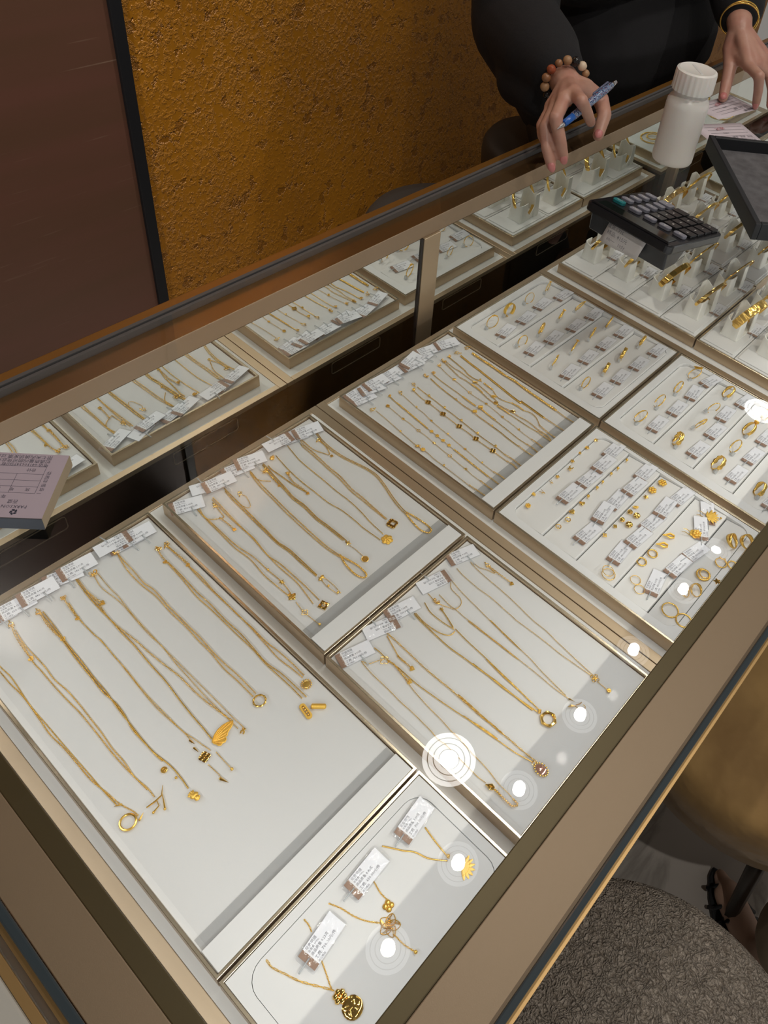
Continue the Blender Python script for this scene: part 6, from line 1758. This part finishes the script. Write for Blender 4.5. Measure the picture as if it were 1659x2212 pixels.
def hand(m, h):
    W = Vector(h['W'])
    fr = {'I': (.0105, .0094, .0085, .0074), 'M': (.0106, .0096, .0086, .0076), 'R': (.0102, .0091, .0082, .0073), 'P': (.0092, .0081, .0074, .0066)}
    for f, rs in fr.items():
        p = [Vector(h[f + str(i)]) for i in (1, 2, 3, 4)]
        chaincap(m, p, rs, 12)
        capsule(m, p[1], p[1], rs[1] * 1.06, rs[1] * 1.06, 10)
        capsule(m, W + (p[0] - W) * .08, p[0], .0150, .0118, 14)
    for a, b in (('I1', 'M1'), ('M1', 'R1'), ('R1', 'P1')): capsule(m, h[a], h[b], .0108, .0106, 12)
    t = [Vector(h['T' + str(i)]) for i in range(4)]
    chaincap(m, t, (.0160, .0122, .0108, .0088), 12)
    capsule(m, W, t[0], .019, .0165, 12); capsule(m, t[0], h['I1'], .0150, .0108, 12); capsule(m, (t[0] + t[1]) / 2, W + (Vector(h['I1']) - W) * .75, .012, .011, 12)
    capsule(m, W, Vector(h['P1']) * .6 + W * .4, .0175, .0135, 12)
m = MB()
S_R, S_L = Vector((.985, .385, .500)), Vector((1.385, .385, .515))
for h, sh in ((RH, S_R), (LH, S_L)):
    hand(m, h)
    E_, W = Vector(h['E']), Vector(h['W'])
    capsule(m, W, E_, .0215, .036); capsule(m, E_, sh, .037, .045)
capsule(m, S_R, S_L, .055, .055); capsule(m, (1.12, .36, .36), (1.30, .36, .36), .10, .10); capsule(m, (1.275, .355, .1), (1.21, .36, .4), .10, .11)
capsule(m, (1.23, .365, .02), (1.32, .365, .02), .10, .10); capsule(m, (1.185, .37, .5), (1.185, .335, .63), .050, .047)
for sx in (-1, 1):
    hp, kn, an = Vector((1.275 + sx * .07, .36, -.01)), Vector((1.275 + sx * .085, .185, -.36)), Vector((1.275 + sx * .09, .30, -.735))
    capsule(m, hp, kn, .07, .046); capsule(m, kn, an, .046, .032); capsule(m, an + Vector((0, .01, -.035)), an + Vector((0, -.14, -.042)), .028, .020)
# head, bent towards the counter
hc = Vector((1.185, .285, .745))
capsule(m, hc + Vector((0, .02, .02)), hc + Vector((0, .0, -.02)), .083, .078); capsule(m, hc + Vector((0, -.015, -.06)), hc + Vector((0, -.035, -.085)), .052, .034)
capsule(m, hc + Vector((0, -.080, -.012)), hc + Vector((0, -.100, -.040)), .010, .014)
for sx in (-1, 1):
    capsule(m, hc + Vector((sx * .078, .01, -.01)), hc + Vector((sx * .078, .012, -.045)), .012, .009); capsule(m, hc + Vector((sx * .032, -.068, -.045)), hc + Vector((sx * .03, -.05, -.06)), .018, .02)
body = skinned(m, 'person', SKIN, None, .0026, 5)
tag(body, 'clerk in a loose charcoal top leaning over the back of the counter, holding a pen', 'person')
m = MB()
Wr, Er = Vector(RH['W']), Vector(RH['E']); Wl, El = Vector(LH['W']), Vector(LH['E'])
chaincap(m, [S_R, Er, Er + (Wr - Er) * .52, Er + (Wr - Er) * .76], [.078, .074, .062, .046], 18)
capsule(m, Er + Vector((-.02, -.01, -.01)), Er + Vector((-.045, -.06, -.035)), .062, .052, 16)
capsule(m, Er + (Wr - Er) * .5 + Vector((-.005, .02, -.05)), Er + (Wr - Er) * .80 + Vector((.0, .02, -.045)), .045, .034, 14)
chaincap(m, [S_L, El, El + (Wl - El) * .60, El + (Wl - El) * .76], [.078, .068, .052, .046], 18)
capsule(m, S_R + Vector((.05, .01, .0)), S_L + Vector((-.05, .01, 0)), .092, .092); capsule(m, (1.12, .330, .36), (1.42, .305, .36), .135, .135); capsule(m, (1.20, .32, .14), (1.42, .305, .14), .140, .140); capsule(m, (1.23, .36, .04), (1.33, .35, .04), .130, .130)
capsule(m, (1.185, .37, .54), (1.185, .345, .60), .07, .060)
jk = skinned(m, 'jacket', JACKET, body, .006, 6)
m = MB()
for sx in (-1, 1):
    hp, kn, an = Vector((1.275 + sx * .07, .36, .0)), Vector((1.275 + sx * .085, .19, -.36)), Vector((1.275 + sx * .09, .30, -.70))
    chaincap(m, [hp, kn, an], [.085, .066, .058], 16)
skinned(m, 'trousers', BLACKM, body, .008, 4)
m = MB(); capsule(m, hc + Vector((0, .03, .03)), hc + Vector((0, .05, -.08)), .090, .075); capsule(m, hc + Vector((0, .0, .055)), hc + Vector((0, -.02, .045)), .072, .062)
skinned(m, 'hair', mat('hair_black', (.01, .008, .007), .45), body, .006, 4)
m = MB()
for sx in (-1, 1):
    an = Vector((1.275 + sx * .09, .30, -.735)); capsule(m, an + Vector((0, .02, -.040)), an + Vector((0, -.15, -.046)), .034, .026)
sh_ = m.obj('shoes', BLACKP, body)
for sx in (-1, 1):
    MB().sphere(hc + Vector((sx * .030, -.083, -.004)), .0095, 10, 7).obj('eye', mat('eye_dark', (.03, .02, .015), .15) if 'eye_dark' not in MATS else MATS['eye_dark'], body)
MB().sphere(hc + Vector((0, -.075, -.078)), 1, 10, 6, (.021, .010, .006)).obj('mouth', mat('lips', (.35, .10, .09), .4), body)
NAIL = mat('nail_pink', (.52, .19, .18), .12, coat=.6)
camp = Vector((-.2725, -.565, .7165))
def nail(h, f, last, prev, r, l):
    a, b = Vector(h[prev]), Vector(h[last])
    d = (b - a).normalized(); v = (camp - b); n = (v - d * v.dot(d)).normalized(); s = d.cross(n)
    M = Matrix(((s.x, d.x, n.x, 0), (s.y, d.y, n.y, 0), (s.z, d.z, n.z, 0), (0, 0, 0, 1)))
    q = MB().sphere((0, 0, 0), 1, 12, 8, (r * .72, l, r * .36))
    q.xform(Matrix.Translation(b + d * (r * .10) + n * r * .74) @ M)
    q.obj('fingernail', NAIL, body)
for h, L_ in ((RH, (('M4', 'M3', .0076), ('R4', 'R3', .0073), ('T3', 'T2', .0088), ('P4', 'P3', .0066))), (LH, (('T3', 'T2', .0088), ('I4', 'I3', .0074), ('M4', 'M3', .0076), ('R4', 'R3', .0073)))):
    for last, prev, r in L_: nail(h, None, last, prev, r, .0078)

# bead bracelet on the right wrist
ax = (Er - Wr).normalized(); c0 = Wr + ax * .012
b1 = ax.cross(Vector((0, 0, 1))).normalized(); b2 = ax.cross(b1)
bb = thing('bead_bracelet', 'bracelet of brown, amber, black and cream beads on the clerk\'s writing wrist', 'bracelet', tuple(c0))
BM_ = [mat('bead_brown', (.28, .13, .06), .3), mat('bead_amber', (.30, .07, .03), .12), mat('bead_black', (.012, .01, .01), .15), mat('bead_cream', (.66, .52, .38), .4), mat('bead_wood', (.36, .20, .10), .45)]
bs = MB().sphere((0, 0, 0), .0072, 12, 8)
for i in range(15):
    a = 2 * PI * i / 15; r = .0325
    p = b1 * math.cos(a) * r + b2 * math.sin(a) * r
    q = MB().sphere(tuple(p), .0058 if i % 4 == 2 else .0070, 12, 8)
    q.obj('bead', BM_[(0, 4, 0, 1, 2, 3, 2, 4, 0, 1, 0, 4, 2, 3, 4)[i]], bb)
MB().ring((0, 0, 0), .0325, .0008, 40, 5, tuple(b1), tuple(b2)).obj('cord', BM_[2], bb)
# gold bangles on the left wrist
ax = (El - Wl).normalized(); c1 = Wl + ax * .022
b1 = ax.cross(Vector((0, 0, 1))).normalized(); b2 = ax.cross(b1)
wb = thing('wrist_bangle', 'pair of thin gold bangles worn on the clerk\'s other wrist at top right', 'bangle', tuple(c1))
for k, (off, tl) in enumerate(((0, 0.0), (.004, .12))):
    MB().ring(tuple(ax * off), .033, .0014, 40, 8, tuple((b1 + ax * tl).normalized()), tuple((b2 - ax * tl * .6).normalized())).obj('bangle_ring', GOLD, wb)

# ballpoint pen
N0, N1 = Vector((.6481, .0098, .2379)), Vector((.7912, .0141, .2718))
N0 = N0 + (camp - N0).normalized() * .011; N1 = N1 + (camp - N1).normalized() * .003
d = (N1 - N0).normalized()
pn = thing('pen', 'ballpoint pen with blue grip, chrome tip and patterned dark barrel in the clerk\'s hand', 'pen', tuple(N0))
def pt(s): return tuple(d * s)
def pmat():
    m, nt, b = nodes_of('pen_pattern')
    tc = nt.nodes.new('ShaderNodeTexCoord'); vo = nt.nodes.new('ShaderNodeTexNoise'); vo.inputs['Scale'].default_value = 210; vo.inputs['Distortion'].default_value = 2.5
    nt.links.new(tc.outputs['Object'], vo.inputs['Vector']); cr = nt.nodes.new('ShaderNodeValToRGB'); nt.links.new(vo.outputs[0], cr.inputs[0]); cr.color_ramp.interpolation = 'CONSTANT'
    e_ = cr.color_ramp.elements; e_[0].position = 0; e_[0].color = (.02, .025, .09, 1); e_[1].position = .52; e_[1].color = (.55, .58, .66, 1)
    for p_, c_ in ((.44, (.10, .22, .42, 1)), (.57, (.03, .03, .10, 1)), (.66, (.45, .10, .08, 1))):
        x = e_.new(p_); x.color = c_
    nt.links.new(cr.outputs[0], b.inputs['Base Color']); b.inputs['Roughness'].default_value = .12; b.inputs['Coat Weight'].default_value = .5
    return m
CHROME = mat('chrome', (.75, .75, .78), .12, 1.0)
MB().tube([pt(-.003), pt(.0), pt(.009), pt(.013)], [.0004, .0008, .0034, .0040], 16).obj('tip', CHROME, pn)
MB().tube([pt(.013), pt(.0135), pt(.034), pt(.0345)], [.0038, .0047, .0051, .0050], 16).obj('grip', mat('pen_blue', (.02, .11, .42), .2), pn)
MB().tube([pt(.0345), pt(.036), pt(.115), pt(.132)], [.0050, .0055, .0055, .0048], 18).obj('barrel', pmat(), pn)
MB().tube([pt(.132), pt(.133), pt(.143), pt(.1445)], [.0034, .0036, .0034, .0022], 14).obj('button', CHROME, pn)
up = (camp - N1).normalized(); up = (up - d * up.dot(d)).normalized(); sd = d.cross(up)
off_ = (sd * .5 - up * .1).normalized() * -.0068
MB().tube([tuple(d * .130 - off_ * -.75), tuple(d * .128 + off_), tuple(d * .092 + off_), tuple(d * .090 + off_ * .85)], [.0012, .0015, .0014, .0012], 8).obj('clip', mat('clip_clear', (.12, .13, .2), .08), pn)

# customer's foot in a strappy sandal, on the floor beyond the beige stool
m = MB()
an = Vector((.405, -.800, -.700)); toe = Vector((.475, -.700, -.775))
capsule(m, (.40, -.80, -.755), (.462, -.715, -.770), .026, .024); capsule(m, (.455, -.725, -.772), (.482, -.692, -.778), .022, .012); capsule(m, an + Vector((0, 0, -.03)), (.395, -.835, -.34), .031, .055)
ft = skinned(m, 'person', mat('skin_pale', (.48, .31, .23), .5), None, .005, 4)
tag(ft, 'customer\'s lower leg and foot in a black strappy sandal, seen at the right edge', 'person')
m = MB(); capsule(m, (.398, -.818, -.60), (.392, -.850, -.34), .075, .085); skinned(m, 'trouser_leg', mat('beige_cloth', (.34, .27, .19), .85), ft, .008, 4)
sd_ = thing('sandal', 'black strappy sandal with looped cords on the customer\'s foot, right edge', 'sandal', (.44, -.745, FLOOR_Z + .0005))
q = MB().prism([(x, y) for x, y in leaf(.175, .075, .92, -.053, -.07)], .0, .012); q.obj('sole', BLACKM, sd_, False, bevel=.003)
rr = random.Random(4)
for i in range(9):
    t_ = i / 8
    c = Vector((-.035 + .065 * t_, -.05 + .085 * t_, .012)); w = .033 - .008 * t_
    pts = []
    for k in range(9):
        a = PI * k / 8
        pts.append(c + Vector((math.cos(a) * w * .80 + rr.uniform(-.004, .004), -math.cos(a) * w * .6 + rr.uniform(-.004, .004) + (k - 4) * .003 * (-1) ** i, math.sin(a) * (.050 - .02 * t_) )))
    MB().tube(pts, .0034, 6).obj('strap', BLACKM, sd_)
